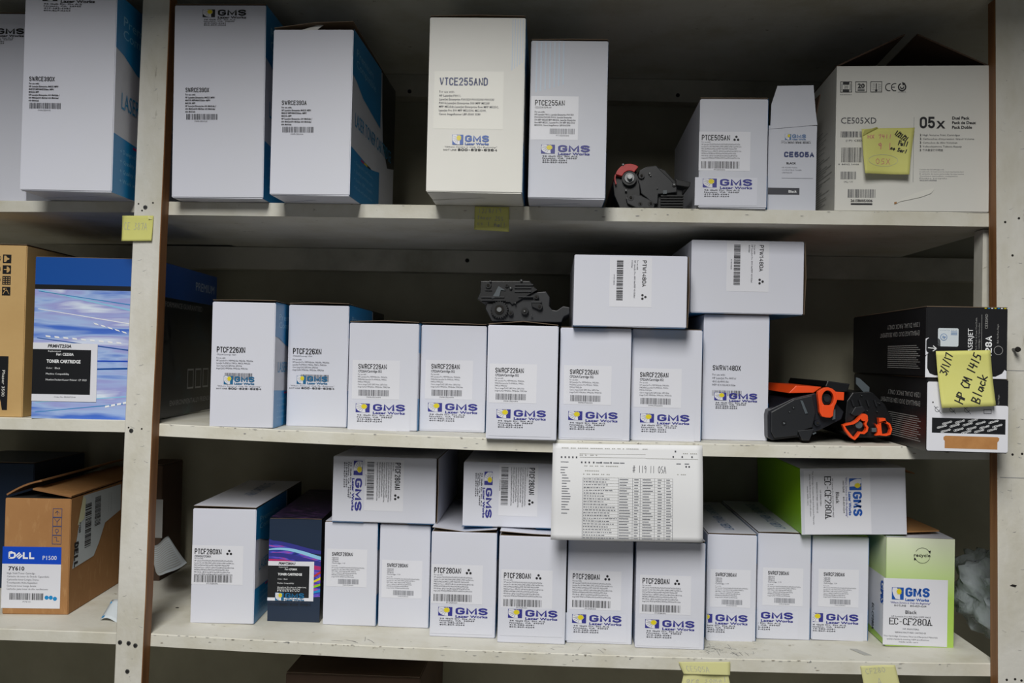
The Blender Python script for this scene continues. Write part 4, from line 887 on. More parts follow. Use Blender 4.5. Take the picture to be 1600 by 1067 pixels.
mb = MB(); mb.prism(outline(P7([(1290,750),(1345,745),(1345,795),(1290,795)]), Y1, o), -.010, -.002, 'grey_plastic'); mb.build('contact', e, bevel=.001)
mb = MB(); mb.prism(outline(P7([(1050,580),(1100,500),(1190,490),(1230,540),(1150,600),(1090,610)]), Y1, o), -.006, .004, 'slate_plastic'); mb.build('bracket', e, bevel=.001)
for x_, y_, r in ((1255, 545, .0010), (1400, 460, .0012), (1190, 365, .0009), (1372, 555, .0008)): bolt(e, o, *P7([(x_, y_)])[0], Y1, r)
for k in range(4):
    mb = MB(); mb.prism(outline(P7([(1060+k*90, 420), (1075+k*90, 415), (1100+k*90, 490), (1085+k*90, 495)]), Y1, o), -.003, .004, 'slate_plastic'); mb.build('rib', e)

# ------------------------------------------------------------------ black cartons at the right end of the middle shelf
E1 = b = box('carton', 'black carton with a large white label on its front, under an all black one', 1447, 1574.5, 704, 590.5, Z_MID, Y=-.088, yaw=-2.0, l=.37, m='black_board', cat='carton', lid=(0, 0, 0))
p = Print(); 
def rr(x0, y0, x1, y1, r, n=5):
    out = []
    for cx, cy, a0 in ((x1-r, y0+r, -90), (x1-r, y1-r, 0), (x0+r, y1-r, 90), (x0+r, y0+r, 180)):
        for i in range(n+1): a = math.radians(a0+90*i/n); out.append((cx+r*math.cos(a), cy+r*math.sin(a)))
    return out
p.poly(rr(0, 5, 60, 110, 3), 'sticker_white', 1); p.poly(rr(0, 40, 126, 112.5, 3), 'sticker_white', 1.5)
p.rect(8, 61, 122, 84.5, 'black_print', 2)
k = 0
for r_ in range(5):
    for c_ in range(7):
        x = -2+c_*20+(r_ % 2)*7-r_*1.0; y = 66+r_*6.2-c_*2.4
        if 9 < x < 104 and 64.5 < y < 84: p.text('CE320AD', x, y+2.5, 3.0, 16.5, 'ink_white', .02, 3, 1, 0, -17)
for i in range(3): p.arc(16+i*23, 48, 4, 0, 300, .7, 'ink_soft', 3); p.stroke([(11+i*23, 43), (22+i*23, 54)], .7, 'ink_soft', 3)
p.disc(9, 37, 1.2, 'ink_black', 3)
p.frame(88, 46, 100, 53, .8, 'ink_soft', 3); p.text('Noir / Negro', 112, 38, 2.6, 15, 'ink_dim', .0, 2, 1, 0, -90)
stick(b, 'front', p.data('front_print'), 1449, 591, 'front_print')
p = Print(); p.poly([(0, 2), (3, 0), (84, 0), (87, 2), (86, 6), (84, 8), (84, 19.5), (2, 19.5), (2, 8), (0, 6)], 'brown_tape', 2); stick(b, 'front', p.data('tape_strip'), 1474, 680.5, 'tape_strip', label='brown tape strip')
ztop = b.top+.0006
E2 = b = box('carton', 'black carton stacked on the white labelled one, corner beside the right post', 1446, 1573.5, 590, 479, ztop, Y=-.088, yaw=-2.0, l=.37, m='black_board', cat='carton', lid=(0, 0, 0))
p = Print()
p.poly([(1, 110), (1, 78), (4, 74), (4, 96), (8, 104), (16, 107), (110, 107), (120, 102), (124, 96), (127, 98), (127, 110)], 'sticker_white', 1)
p.poly([(1, 50), (6, 48), (6, 72), (1, 76)], 'sticker_white', 1); p.poly(rr(2, 49, 24, 72, 5), 'black_print', 2)
p.stroke([(5, 64), (17, 65)], 1.2, 'ink_white'); p.stroke([(13, 61), (18, 65.2), (12.5, 69)], 1.2, 'ink_white')
p.poly(rr(20, 33, 52, 61.5, 2.5), 'paper_grey', 2); p.disc(29, 47, 5.5, 'ink_pale_blue', 3); p.disc(29, 47, 4.6, 'paper_grey', 4); p.text('hp', 26.4, 48.6, 4, 5.6, 'ink_pale_blue', .04, 5, 2, .2); p.small(['security label'], 23, 37, 3, 1.6, 26, 'ink_pale_blue'); 
for q in range(3): p.rect(40, 38+q*2.2, 50, 39+q*2.2, 'ink_pale_blue', 3)
p.text('LASERJET', 74, 74, 7.4, 41, 'ink_white', .0, 2, 2, 0, -90)
p.small(['Dual Pack / Pack de Deux / Pack Doble'], 80.5, 74, 0, 2.4, 58, 'ink_dim', rot=-90); p.small(['Print Cartridges / 2 Cartouches'], 85, 74, 0, 2.4, 50, 'ink_dim', rot=-90); p.rect(87.5, 11, 88, 80, 'ink_dim', 2)
block(p, '128A', 104, 77, 10.5, 33, 'ink_white', 2, rot=-90); p.text('CE320AD', 97, 33, 4.2, 23, 'ink_dim', .0, 2, 2, 0, -90)
p.arc(114, 66, 7, 0, 360, .7, 'ink_dim', 2, 28); p.small(['Black  Noir'], 114, 55, 0, 2.6, 12, 'ink_dim', rot=-90); p.small(['Preto Negro'], 114, 42, 0, 2.6, 17, 'ink_dim', rot=-90)
for i in range(7): p.rect(92+i*5, .3, 95+i*5, 1.5, ('sun_yellow', 'cyan_print', 'ink_white')[i % 3], 2)
stick(b, 'front', p.data('front_print'), 1446, 479, 'front_print')
for b in (E1, E2):
    p = Print(1.0); L, hh = b.l, b.h
    for i in range(12): p.rect(L*.54, -hh*(.12+.030*i), L*(.94-.02*(i % 3)), -hh*(.12+.030*i)+hh*.010, 'ink_dim', 1)
    p.text('128A DUAL PACK ONLY', L*.93, -hh*.78, hh*.07, L*.40, 'ink_dim', .0, 1, 2, 0, 180); p.text('EMBALLAGE DUO 128A SEULEMENT', L*.93, -hh*.66, hh*.07, L*.50, 'ink_dim', .0, 1, 2, 0, 180)
    link('side_print', p.data('side_print'), b.o, face_mtx(b, 'left', 0, 0))

# ------------------------------------------------------------------ bottom shelf, left bay
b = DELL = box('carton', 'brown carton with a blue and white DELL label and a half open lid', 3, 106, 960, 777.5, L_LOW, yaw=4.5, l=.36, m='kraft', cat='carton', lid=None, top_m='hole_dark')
w2, l2, hh = b.w/2, b.l/2, b.h
def flap(fn, name='lid_flap', m='kraft', t=.0028): return slab(name, b.o, fn, 6, 6, t, m, 'kraft_dark', 'kraft_dark')
flap(lambda s_, t_: Vector((w2-s_*(w2*1.18), -l2+.001+t_*b.l, hh+.0035+.013*s_*(1-.55*t_)-.006*s_*s_)) if False else Vector((w2-(1-s_)*w2*1.18, -l2+.001+t_*b.l, hh+.0035+.012*(1-s_)*(1-.4*t_))))
flap(lambda s_, t_: Vector((-w2+s_*w2*1.05, -l2+.003+t_*b.l, hh+.005+.024*s_*(1-.2*t_)+.004*math.sin(s_*3))))
p = Print(); p.rect(0, 0, 92, 27, 'label_blue', 1); p.rect(0, 27, 92, 96, 'sticker_white', 1)
block(p, 'D', 9.5, 19, 11, 11, 'ink_white', 2.6); block(p, 'LL', 32, 19, 11, 18.5, 'ink_white', 2.6); p.poly([(20,14.2),(26,8.5),(32,14),(26,19.5)], 'ink_white', 2); p.stroke([(22,15.4),(28,10.2)], .9, 'label_blue', 3); p.stroke([(24,17.4),(30,12.2)], .9, 'label_blue', 3)
p.text('P1500', 63, 20, 6.5, 22, 'ink_white', .0); p.text('7Y610', 10, 37, 6, 25, 'ink_black', .03)
p.small(['High Yield Toner Cartridge', 'Cartucho de toner de Grande Capacidade', 'Cartouche toner Longue Duree', 'Tonerkassette Hohe Kapazitaet', 'Cartuccia toner Lunga durata', 'Cartucho para toner de alto rendimiento'], 8, 43, 4.9, 3, [44, 66, 50, 48, 46, 65])
p.bars(13, 72.5, 66, 83, 'ink_black', 36, 41); p.small(['P7610'], 34, 87, 3, 2.2, 12)
for i in range(3): p.disc(71+i*6.5, 79+(i == 2)*1.6, 3.2, 'cyan_print', 2)
stick(b, 'front', p.data('product_label'), 4.5, 853.5, 'product_label')
p = Print()
for i in range(4):
    y = i*14; p.frame(0, y, 14.5, y+14, .7, 'ink_slate')
    if i == 0: p.stroke([(7, y+10), (7, y+4), (4, y+7), (7, y+4), (10, y+7)], .6, 'ink_slate')
    if i == 1: p.stroke([(3, y+2), (7, y+7), (11, y+2)], .6, 'ink_slate'); p.stroke([(7, y+7), (7, y+12)], .6, 'ink_slate')
    if i == 2: p.arc(7, y+7, 3, 0, 360, .7, 'ink_slate'); p.stroke([(7, y+10), (7, y+12)], .6, 'ink_slate')
    if i == 3: p.stroke([(3, y+3), (7, y+3), (7, y+9), (11, y+9)], .6, 'ink_slate')
stick(b, 'front', p.data('symbol_print'), 83, 794, 'symbol_print')
p = Print(1.0); L = b.l
p.poly([(L*.03, -hh*.38), (L*.10, -hh*.80), (L*.13, -hh*.985), (L*.60, -hh*.97), (L*.60, -hh*.72), (L*.40, -hh*.66), (L*.33, -hh*.50), (L*.27, -hh*.40)], 'paper_grey', 1)
p.poly([(L*.075, -hh*.74), (L*.13, -hh*.985), (L*.16, -hh*.95), (L*.15, -hh*.78)], 'note_cream', 2)
for x0, x1, a0, a1, sd in ((.16, .23, .50, .90, 1), (.27, .34, .66, .93, 2)): p.bars(L*x0, -hh*a1, L*x1, -hh*a0, 'ink_black', 26, sd, 2, vert=True)
block(p, 'DELL', L*.045, -hh*.60, hh*.085, hh*.22, 'ink_black', hh*.022, rot=90); p.text('P1500', L*.09, -hh*.76, hh*.04, hh*.09, 'ink_soft', .03, 2, 2, 0, 90)
p.rect(L*.44, -hh*.93, L*.442, -hh*.75, 'ink_soft'); p.rect(L*.47, -hh*.93, L*.472, -hh*.75, 'ink_soft')
link('side_label', p.data('side_label'), b.o, face_mtx(b, 'right', 0, 0))
# dark carton behind it and a dark thing at the frame's edge
b = box('carton', 'dark carton in shadow behind the brown DELL carton', -90, 48, 900, 722, L_LOW, Y=.24, yaw=2, l=.20, m='navy_board', cat='carton')
# the brown block seen right of the post, far back
b = box('carton', 'small dark brown carton deep behind the left post on the bottom shelf', 214, 249, 868, 726, L_LOW, Y=.33, yaw=0, l=.10, m='brown_board', cat='carton', ymax=.4)
p = Print(); p.rect(0, 0, 12, 60, 'ink_dim', 1); stick(b, 'front', p.data('side_label'), 243, 780, 'side_label')

# ------------------------------------------------------------------ bottom shelf, main bay
def top_print(b, kind=0):
    p = Print(1.0); W, L = b.w, b.l
    p.text('LASER TONER CARTRIDGE', W*.62, -L*.10, W*.20, L*.75, 'ink_pale_blue', .0, 1, 1, 0, -90)
    if kind: p.text('GMS', W*.42, -L*.05, W*.14, W*.45, 'ink_soft', .05, 1); p.disc(W*.34, -L*.06, W*.045, 'sun_yellow', 1)
    return link('top_print', p.data('top_print'), b.o, face_mtx(b, 'top', 0, 0, 0, .0014))
G1 = b = box('toner_box', 'white toner box marked PTCF280XN, first on the left of the bottom shelf', 297, 396, 974.5, 794, Z_LOW, yaw=3.2, l=.34, lid=(.0035, .003, .002))
cyan_side(b); top_print(b, 1); stick(b, 'front', T_P280X, 304.5, 856.5, 'product_label')
G2 = b = box('toner_box', 'dark toner box with violet wave picture between two white boxes', 417.5, 499, 971.5, 811, Z_LOW, yaw=3.5, l=.33, m='black_board', lid=(.001, .0015, .001), lid_m='black_board')
p = Print(1.0); W, Hh = b.w, b.h; p.rect(0, -Hh, W, 0, 'navy_board', 1)
p.poly([(0, -Hh*.80), (W*.4, -Hh*.74), (W, -Hh*.62), (W, -Hh*.25), (0, -Hh*.20)], 'aurora_picture', 2)
def wave(y0, amp, ph, t, m, l): 
    n = 14; up = [(W*i/n, -Hh*(y0+amp*math.sin(ph+2.6*i/n))) for i in range(n+1)]; dn = [(W*i/n, -Hh*(y0-t+amp*math.sin(ph+.25+2.6*i/n))) for i in range(n, -1, -1)]; p.poly(up+dn, m, l)
wave(.74, .05, 1.6, .03, 'ink_navy', 3); wave(.66, .06, .9, .02, 'cyan_light', 3); wave(.62, .05, 1.2, .035, 'ink_navy', 4); wave(.57, .04, 1.3, .03, 'magenta', 3)
for i, m_ in enumerate(('red_plastic', 'sun_yellow', 'green_board', 'cyan_print')): p.poly([(W*.85, -Hh*(.45-i*.05)), (W, -Hh*(.50-i*.06)), (W, -Hh*(.475-i*.06)), (W*.85, -Hh*(.43-i*.05))], m_, 4)
link('front_picture', p.data('front_picture'), b.o, face_mtx(b, 'front', 0, 0))
stick(b, 'front', replace_label('PRMHT280AU', 'CF280X', ['Hewlett Packard: M401N,', 'M425DN, M401D, M401DW', 'M425DW'], .71, (101, 87)), 419.5, 876, 'product_label', lift=.001)
stick(b, 'front', t_logo('ink_teal', 'hot', 54, False), 430.5, 925, 'logo_label', lift=.0016)
p = Print(1.0); p.rect(0, -b.l, b.w, 0, 'violet_picture', 0); link('top_print', p.data('top_print'), b.o, face_mtx(b, 'top', 0, 0, 0, .0014))
GS = 'white boxes marked SWRCF280AN on the bottom shelf'; GP = 'white boxes marked PTCF280AN standing on the bottom shelf'
def s280(label, *a, lab, logo=None, T=None, **k):
    b = box('toner_box', label, *a, group=GS, **k); cyan_side(b); top_print(b); stick(b, 'front', T_S280, *lab, 'product_label')
    if logo: stick(b, 'front', T, *logo, 'logo_label')
    return b
def p280(label, *a, lab, logo, **k):
    b = box('toner_box', label, *a, group=GP, **k); cyan_side(b); stick(b, 'front', T_P280, *lab, 'product_label'); stick(b, 'front', T_LOGO, *logo, 'logo_label'); return b
G3 = s280('white box marked SWRCF280AN next to the dark wave picture box', 504, 586.5, 977.5, 815, Z_LOW, yaw=.8, l=.34, lab=(519, 862), lid=(0, .0, .001))
G4 = s280('white box marked SWRCF280AN under the right half of a lying box', 590.5, 669, 980.5, 819, Z_LOW, yaw=0, l=.34, lab=(605, 879.5), lid=(0, 0, 0))
G5 = p280('white box marked PTCF280AN with a dented top edge, first of its kind', 671, 773, 996, 830.5, Z_LOW, yaw=.6, l=.34, lab=(678.5, 886), logo=(685, 947.5), lid=(.006, .0, .005)); top_print(G5)
G6 = p280('white box marked PTCF280AN at the left end below the taped paper sheet', 777, 882.3, 1005.5, 837, Z_LOW, yaw=.2, l=.34, lab=(787.5, 894), logo=(794, 951), lid=(.006, .003, .002))
G7 = p280('white box marked PTCF280AN in the middle below the taped paper sheet', 885, 986.5, 1006, 843, Z_LOW, yaw=0, l=.34, lab=(895, 895.5), logo=(894, 959), lid=(.001, .001, .001))
G8 = p280('white box marked PTCF280AN jutting forward below the right end of the paper sheet', 992, 1099.5, 1014, 846, Z_LOW, yaw=-.2, l=.34, lab=(1004, 902.5), logo=(1008, 967), lid=(.001, .001, .002))
G9 = s280('white box marked SWRCF280AN right of the forward jutting box', 1103, 1180, 1001.5, 834.5, Z_LOW, yaw=0, l=.34, lab=(1118, 894), logo=(1091, 958), T=T_LOGO_CUT, lid=(.001, .001, .001))
G10 = s280('white box marked SWRCF280AN, middle one of three with cut off logos', 1182, 1264.8, 999.5, 833, Z_LOW, yaw=0, l=.34, lab=(1200, 891.5), logo=(1162, 954), T=T_LOGO_CUT2, lid=(.001, .002, .001))
G11 = s280('white box marked SWRCF280AN beside the green recycle box', 1267.5, 1355.3, 1001, 837, Z_LOW, yaw=0, l=.34, lab=(1287, 893.5), logo=(1264, 957), T=T_LOGO_CUT3, lid=(0, 0, 0))
# green recycled box, standing
G12 = b = box('toner_box', 'pale green toner box marked EC-CF280A with a recycle sign, standing', 1382.8, 1489.5, 1011, 840.5, Z_LOW, yaw=-1.0, l=.33, m='green_board', lid=(0, 0, 0), lid_m='white_board', top_m='white_board')
def front_grad(b):
    m = bpy.data.materials.new('green_fade'); m.use_nodes = True; nt = m.node_tree; bs = nt.nodes['Principled BSDF']; bs.inputs['Roughness'].default_value = .4
    tc = nt.nodes.new('ShaderNodeTexCoord'); sx = nt.nodes.new('ShaderNodeSeparateXYZ'); nt.links.new(tc.outputs['Generated'], sx.inputs[0])
    r = nt.nodes.new('ShaderNodeValToRGB'); nt.links.new(sx.outputs[1], r.inputs[0]); r.color_ramp.elements[0].position = .45; r.color_ramp.elements[0].color = lin('a9cc5c'); r.color_ramp.elements[1].position = 1; r.color_ramp.elements[1].color = lin('dfe6cc')
    nt.links.new(r.outputs[0], bs.inputs['Base Color']); MATS['green_fade'] = m
front_grad(b)
p = Print(1.0); W, Hh = b.w, b.h; p.rect(W*.0, -Hh*.998, W, -Hh*.002, 'green_fade', 0)
link('front_print', p.data('front_print'), b.o, face_mtx(b, 'front', 0, 0))
p = Print(1.0); p.rect(0, -Hh*.998, b.l, -Hh*.002, 'green_fade', 0); p.poly([(b.l*.4, -Hh*.62), (b.l, -Hh*.62), (b.l, -Hh*.05), (b.l*.4, -Hh*.10)], 'sticker_white', 1)
p.text('GMS', b.l*.93, -Hh*.58, Hh*.10, Hh*.22, 'ink_blue', .05, 2, 2, 0, 90); p.text('EC-CF280A', b.l*.80, -Hh*.30, Hh*.06, Hh*.25, 'ink_black', .03, 2, 2, 0, 90)
link('side_print', p.data('side_print'), b.o, face_mtx(b, 'left', 0, 0))
p = Print(); p.arc(16, 3, 12.2, -150, -20, .5, 'ink_black'); p.arc(16, 3, 12.2, 20, 160, .5, 'ink_black'); p.poly([(25, -4), (28, 0), (29, -5)], 'ink_black'); p.poly([(3, 6), (7, 10), (3, 11)], 'ink_black'); p.text('recycle', 2.5, 5, 5, 26, 'ink_black', .01)
stick(b, 'front', p.data('symbol_print'), 1425, 864, 'symbol_print', lift=.0006)
def serif(p, t, x, y, h, wd, m, **k):
    """roman capitals: letters with small slab feet"""
    p.text(t, x, y, h, wd, m, .01, **k)
def ec_label(W_=101, full=True):
    p = Print(); p.rect(0, 0, 100, 104, 'sticker_white', 0)
    p.logo(13, 14, 60, 'ink_blue', 'hot' if False else 'none') if False else None
    a, bq = 18.5, 19.5; x, y = 13, 13.5
    q = Print(); p.logo(x, y, 61, 'ink_blue', 'logo_only')
    return p
Print._hot = Print.logo
def logo_only(s, x, y, W, blue):
    l0 = len(s.mb.f); Print._hot(s, x, y, W, blue, 'hot')
def ec_print():
    p = Print(); p.rect(0, 0, 100, 104, 'sticker_white', 0)
    logo_only(p, 13, 14, 75, 'ink_blue') if False else None
    x, y = 13, 14; a, bb = 18.5, 19
    p2 = p; p2.rect(x, y, x+a, y+bb, 'ink_blue', 2); cx, cy_ = x+a*.6, y+bb*.33
    p.poly([(x+a*.7, y+bb*.99), (x+a*.3, y+bb*.93), (x+a*.12, y+bb*.6), (x+a*.03, y+bb*.3), (x+a*.06, y+bb*.02), (x+a*.4, y+bb*.02), (cx, cy_), (x+a*.68, y+bb*.62)], 'sticker_white', 3)
    n = 24; p.poly([(cx+(a*.26 if i % 2 == 0 else a*.17)*math.cos(2*math.pi*i/n), cy_+(bb*.30 if i % 2 == 0 else bb*.2)*math.sin(2*math.pi*i/n)) for i in range(n)], 'sun_yellow', 5)
    block(p, 'GMS', 34, 28, 14.5, 38, 'ink_blue', 3.9, thy=3.0); p.text('Lazer Works', 34, 34.5, 4, 37, 'ink_blue', .04)
    p.text('"Where Service is Only the Beginning"', 11, 39, 2.8, 63, 'ink_navy', .01, 2, 1, .3); p.text('HOTLINE     800-829-6264', 17, 43.5, 2.8, 50, 'ink_black', .01, 2, 1)
    p.text('Black', 34.5, 54.5, 5.4, 18, 'ink_black', .01); p.text('HP LaserJet Pro 400 M401/MFP M425', 13, 60.3, 2.4, 61, 'ink_soft', .0, 2, 1)
    block(p, 'EC-CF280A', 9.5, 72, 10.5, 66, 'ink_black', 1.6, serif=2.1, thy=.9)
    p.small(['HP PRINTERS', 'RECYCLED REMANUFACTURED', 'This Cartridge Contains New and Recycled Materials', 'and has been remanufactured to high quality standards'], 0, 79, 5.6, 2.4, 1, 'ink_soft') if False else None
    for t, x_, y_, wd in (('HP PRINTERS', 31, 79.5, 25), ('REMANUFACTURED CARTRIDGE', 19, 85, 48), ('This Cartridge Contains New and Recycled Materials', 1, 91, 84), ('quality standards meeting OEM specifications', 6, 95.5, 66), ('made with care', 25, 99.5, 30)): p.text(t, x_, y_, 2.2, wd, 'ink_soft', .0, 2, 1)
    return p.data('product_label')
T_EC = ec_print()
stick(b, 'front', T_EC, 1380.5, 902.5, 'product_label', lift=.0006)
# lying boxes of the bottom row
zt = max(G3.top, G4.top)+.0008
H1 = b = box('toner_box', 'white box marked PTCF280AN lying sideways above the left boxes', 518.5, 681, 815.5, 714.5, zt, yaw=.2, l=.34, lying=True, group='white boxes lying on the bottom row', Y=min(G3.Y, G4.Y)-.006, lid=(.002, .003, .002))
cyan_side(b, text=False); stick(b, 'front', T_P280, 626.5, 723, 'product_label'); stick(b, 'front', t_logo('ink_navy', 'addr', 78, False), 567, 720, 'logo_label')
zt = max(G5.top, G6.top)+.0068
H2 = b = box('toner_box', 'white box marked PTCF280AN lying sideways half behind the taped paper', 722.5, 880, 826.5, 723.5, zt, yaw=.2, l=.34, lying=True, group='white boxes lying on the bottom row', Y=G5.Y+.012, lid=(.001, .001, .001))
cyan_side(b, text=False); stick(b, 'front', T_P280, 836, 731, 'product_label'); stick(b, 'front', t_logo('ink_navy', 'addr', 72, False), 770, 737, 'logo_label')
zt = max(G10.top, G11.top)+.005
H3 = b = box('toner_box', 'green sided box marked EC-CF280A lying on its side with open brown flaps', 1252.5, 1417, 838, 731.5, zt, yaw=-1.2, l=.36, lying=True, m='green_board', Y=min(G10.Y, G11.Y)-.02, tilt=-2.2, pit=-.8, open_top=True)
p = Print(1.0); p.rect(0, -b.h, b.w, 0, 'grey_board', 0); link('front_print', p.data('front_print'), b.o, face_mtx(b, 'front', 0, 0))
p = Print(1.0); p.rect(0, -b.h, b.l, 0, 'grey_board', 0); link('side_print', p.data('side_print'), b.o, face_mtx(b, 'left', 0, 0))
stick(b, 'front', T_EC, 1359, 734, 'product_label', lift=.0003)
w2, l2, hh = b.w/2, b.l/2, b.h
# flaps: local z points to the right in the picture, local x down
def fl(pts, m='kraft', t=.0022, name='open_flap'):
    mb = MB(); n = len(pts); v0 = [Vector(p_) for p_ in pts]; N = (v0[1]-v0[0]).cross(v0[2]-v0[0]).normalized()*t
    mb.add([tuple(v) for v in v0]+[tuple(v+N) for v in v0], [tuple(range(n)), tuple(range(2*n-1, n-1, -1))]+[(i, i+n, (i+1) % n+n, (i+1) % n) for i in range(n)], m); return mb.build(name, b.o)
fl([(w2-.001, -l2+.01, hh), (w2+.001, -l2+.03, hh+.062), (w2-.001, l2-.1, hh+.055), (w2-.002, l2-.03, hh)])
fl([(-w2+.004, -l2+.05, hh), (-w2+.022, -l2+.10, hh+.05), (-w2+.030, l2-.08, hh+.05), (-w2+.004, l2-.02, hh)], 'kraft_dark')
fl([(-w2+.03, -l2+.06, hh), (-w2+.040, -l2+.09, hh+.030), (w2-.020, -l2+.10, hh+.034), (w2-.01, -l2+.06, hh)], 'black_board')

# ------------------------------------------------------------------ plastic bag, crumpled papers
def crumple(name, label, cat, fn, nu, nv, m, parent=None):
    mb = MB(); vs = [fn(i/nu, j/nv) for j in range(nv+1) for i in range(nu+1)]
    fs = [(j*(nu+1)+i, j*(nu+1)+i+1, (j+1)*(nu+1)+i+1, (j+1)*(nu+1)+i) for j in range(nv) for i in range(nu)]
    mb.add(vs, fs, m); o = mb.build(name, parent, smooth=True); md = o.modifiers.new('thickness', 'SOLIDIFY'); md.thickness = .0004
    if label: tag(o, label, cat)
    return o
rb = random.Random(5)
from mathutils import noise as mn
def bagpt(u, v):
    th = 2*math.pi*u; ph = math.pi*v
    c = at(1530, 925, .16); zz = Z_LOW(c.x)
    q = Vector((math.cos(th)*math.sin(ph), math.sin(th)*math.sin(ph), math.cos(ph)))
    n = mn.noise(q*2.2)*.30+abs(mn.noise(q*5+Vector((3, 1, 2))))*.34+abs(mn.noise(q*11))*.12-.12
    k = 1+n
    p = Vector((c.x+.045+.066*k*q.x, .17+.125*k*q.y, zz+.060+.075*k*q.z))
    p.z = max(p.z, zz+.001); return p
crumple('plastic_bag', 'crumpled clear plastic bag tucked beside the right post on the bottom shelf', 'plastic bag', bagpt, 46, 30, 'bag_plastic')
c = at(1535, 930, .20); zz = Z_LOW(c.x)
mb = MB(); mb.box(-.018, .05, -.03, .12, 0, .055, 'slate_plastic'); mb.prism([(-.018, .055), (.05, .055), (.04, .07), (-.005, .068)], -.028, .115, 'grey_plastic')
o = mb.build('wrapped_part', None, bevel=.004); o.location = (c.x+.02, .14, zz+.001); tag(o, 'dark grey part wrapped inside the clear plastic bag', 'printer part')
_l = [at(234, 858, .30), at(263, 838, .30), at(292, 878, .22), at(243, 893, .24)]
def leaf(u, v):
    p = _l[0].lerp(_l[1], u).lerp(_l[3].lerp(_l[2], u), v)
    return p+Vector((0, -.018*math.sin(math.pi*u)*(.4+v), -.008*math.sin(math.pi*u)*v+.002*math.sin(9*u+3*v)))
lf = crumple('paper_leaflet', 'crumpled printed leaflet lying behind the left post on the bottom shelf', 'paper', leaf, 14, 12, 'paper_grey')
mb = MB()
for k in range(14):
    v0 = .06+k*.065
    for i in range(10):
        u0, u1 = .08+i*.084, .08+(i+1)*.084
        n = Vector((0, -.0006, .0006)); mb.face([leaf(u0, v0)+n, leaf(u1, v0)+n, leaf(u1, v0+.02)+n, leaf(u0, v0+.02)+n], 'ink_faint')
mb.build('print_lines', lf)
def leaf2(u, v):
    c = at(173, 930, .07); zz = L_LOW(c.x)
    return Vector((c.x-.012+.05*u, .06+.04*v-.01*u, zz+.002+.022*v*(1-.3*u)+.004*math.sin(6*u)))
l2_ = crumple('paper_slip', 'small white paper slip with a blue edge behind the left post', 'paper', leaf2, 8, 6, 'paper_grey')
mb = MB(); n = Vector((0, -.0006, .0006)); mb.face([leaf2(.03, .05)+n, leaf2(.12, .05)+n, leaf2(.12, .15)+n, leaf2(.03, .15)+n], 'cyan_print'); mb.face([leaf2(.02, .8)+n, leaf2(.9, .8)+n, leaf2(.9, .9)+n, leaf2(.02, .9)+n], 'cyan_print'); mb.build('printed_patch', l2_)
# carton below the bottom shelf
b = box('carton', 'dark brown carton on the lowest shelf, its top just in the picture', 440, 650, 1320, 1055, lambda x: H-.83, Y=.10, l=.33, m='brown_board', cat='carton')

# ------------------------------------------------------------------ sticky notes and the taped sheet
def sheet(name, label, cat, quad_px, Y, m, bulge, nu=14, nv=12, group=None):
    """quad_px: tl, tr, br, bl corners; Y: depth of the surface it is stuck to; bulge(u, v): distance off that surface, v = 0 at the top"""
    A, B, Cc, Dd = [at(x, y, Y) for x, y in quad_px]
    def fn(u, v):
        p = A.lerp(B, u).lerp(Dd.lerp(Cc, u), v); return Vector((p.x, Y-bulge(u, v), p.z))
    mb = MB(); vs = [fn(i/nu, j/nv) for j in range(nv+1) for i in range(nu+1)]
    mb.add(vs, [(j*(nu+1)+i, (j+1)*(nu+1)+i, (j+1)*(nu+1)+i+1, j*(nu+1)+i+1) for j in range(nv) for i in range(nu)], m)
    o = mb.build(name, None, smooth=True); md = o.modifiers.new('thickness', 'SOLIDIFY'); md.thickness = .00025; md.offset = -1
    tag(o, label, cat, group); return o, fn
def ink(o, fn, strokes, t, m, name='handwriting', off=.0004, asp=1.0):
    """strokes in (u, v) of the sheet; t: pen width as a fraction of its width"""
    mb = MB()
    for st in strokes:
        for a, b_ in zip(st[:-1], st[1:]):
            dx, dy = (b_[0]-a[0]), (b_[1]-a[1])*asp; n = math.hypot(dx, dy) or 1; k = max(1, int(n/.05)); ex, ey = dx/n*t*.3, dy/n*t*.3; nx, ny = -dy/n*t/2, dx/n*t/2
            for q in range(k):
                p0 = (a[0]+(b_[0]-a[0])*q/k, a[1]+(b_[1]-a[1])*q/k); p1 = (a[0]+(b_[0]-a[0])*(q+1)/k, a[1]+(b_[1]-a[1])*(q+1)/k)
                pts = [(p0[0]-ex+nx, p0[1]+(-ey+ny)/asp), (p1[0]+ex+nx, p1[1]+(ey+ny)/asp), (p1[0]+ex-nx, p1[1]+(ey-ny)/asp), (p0[0]-ex-nx, p0[1]+(-ey-ny)/asp)]
                mb.face([fn(*p_)+Vector((0, -off, 0)) for p_ in pts], m)
    return mb.build(name, o)
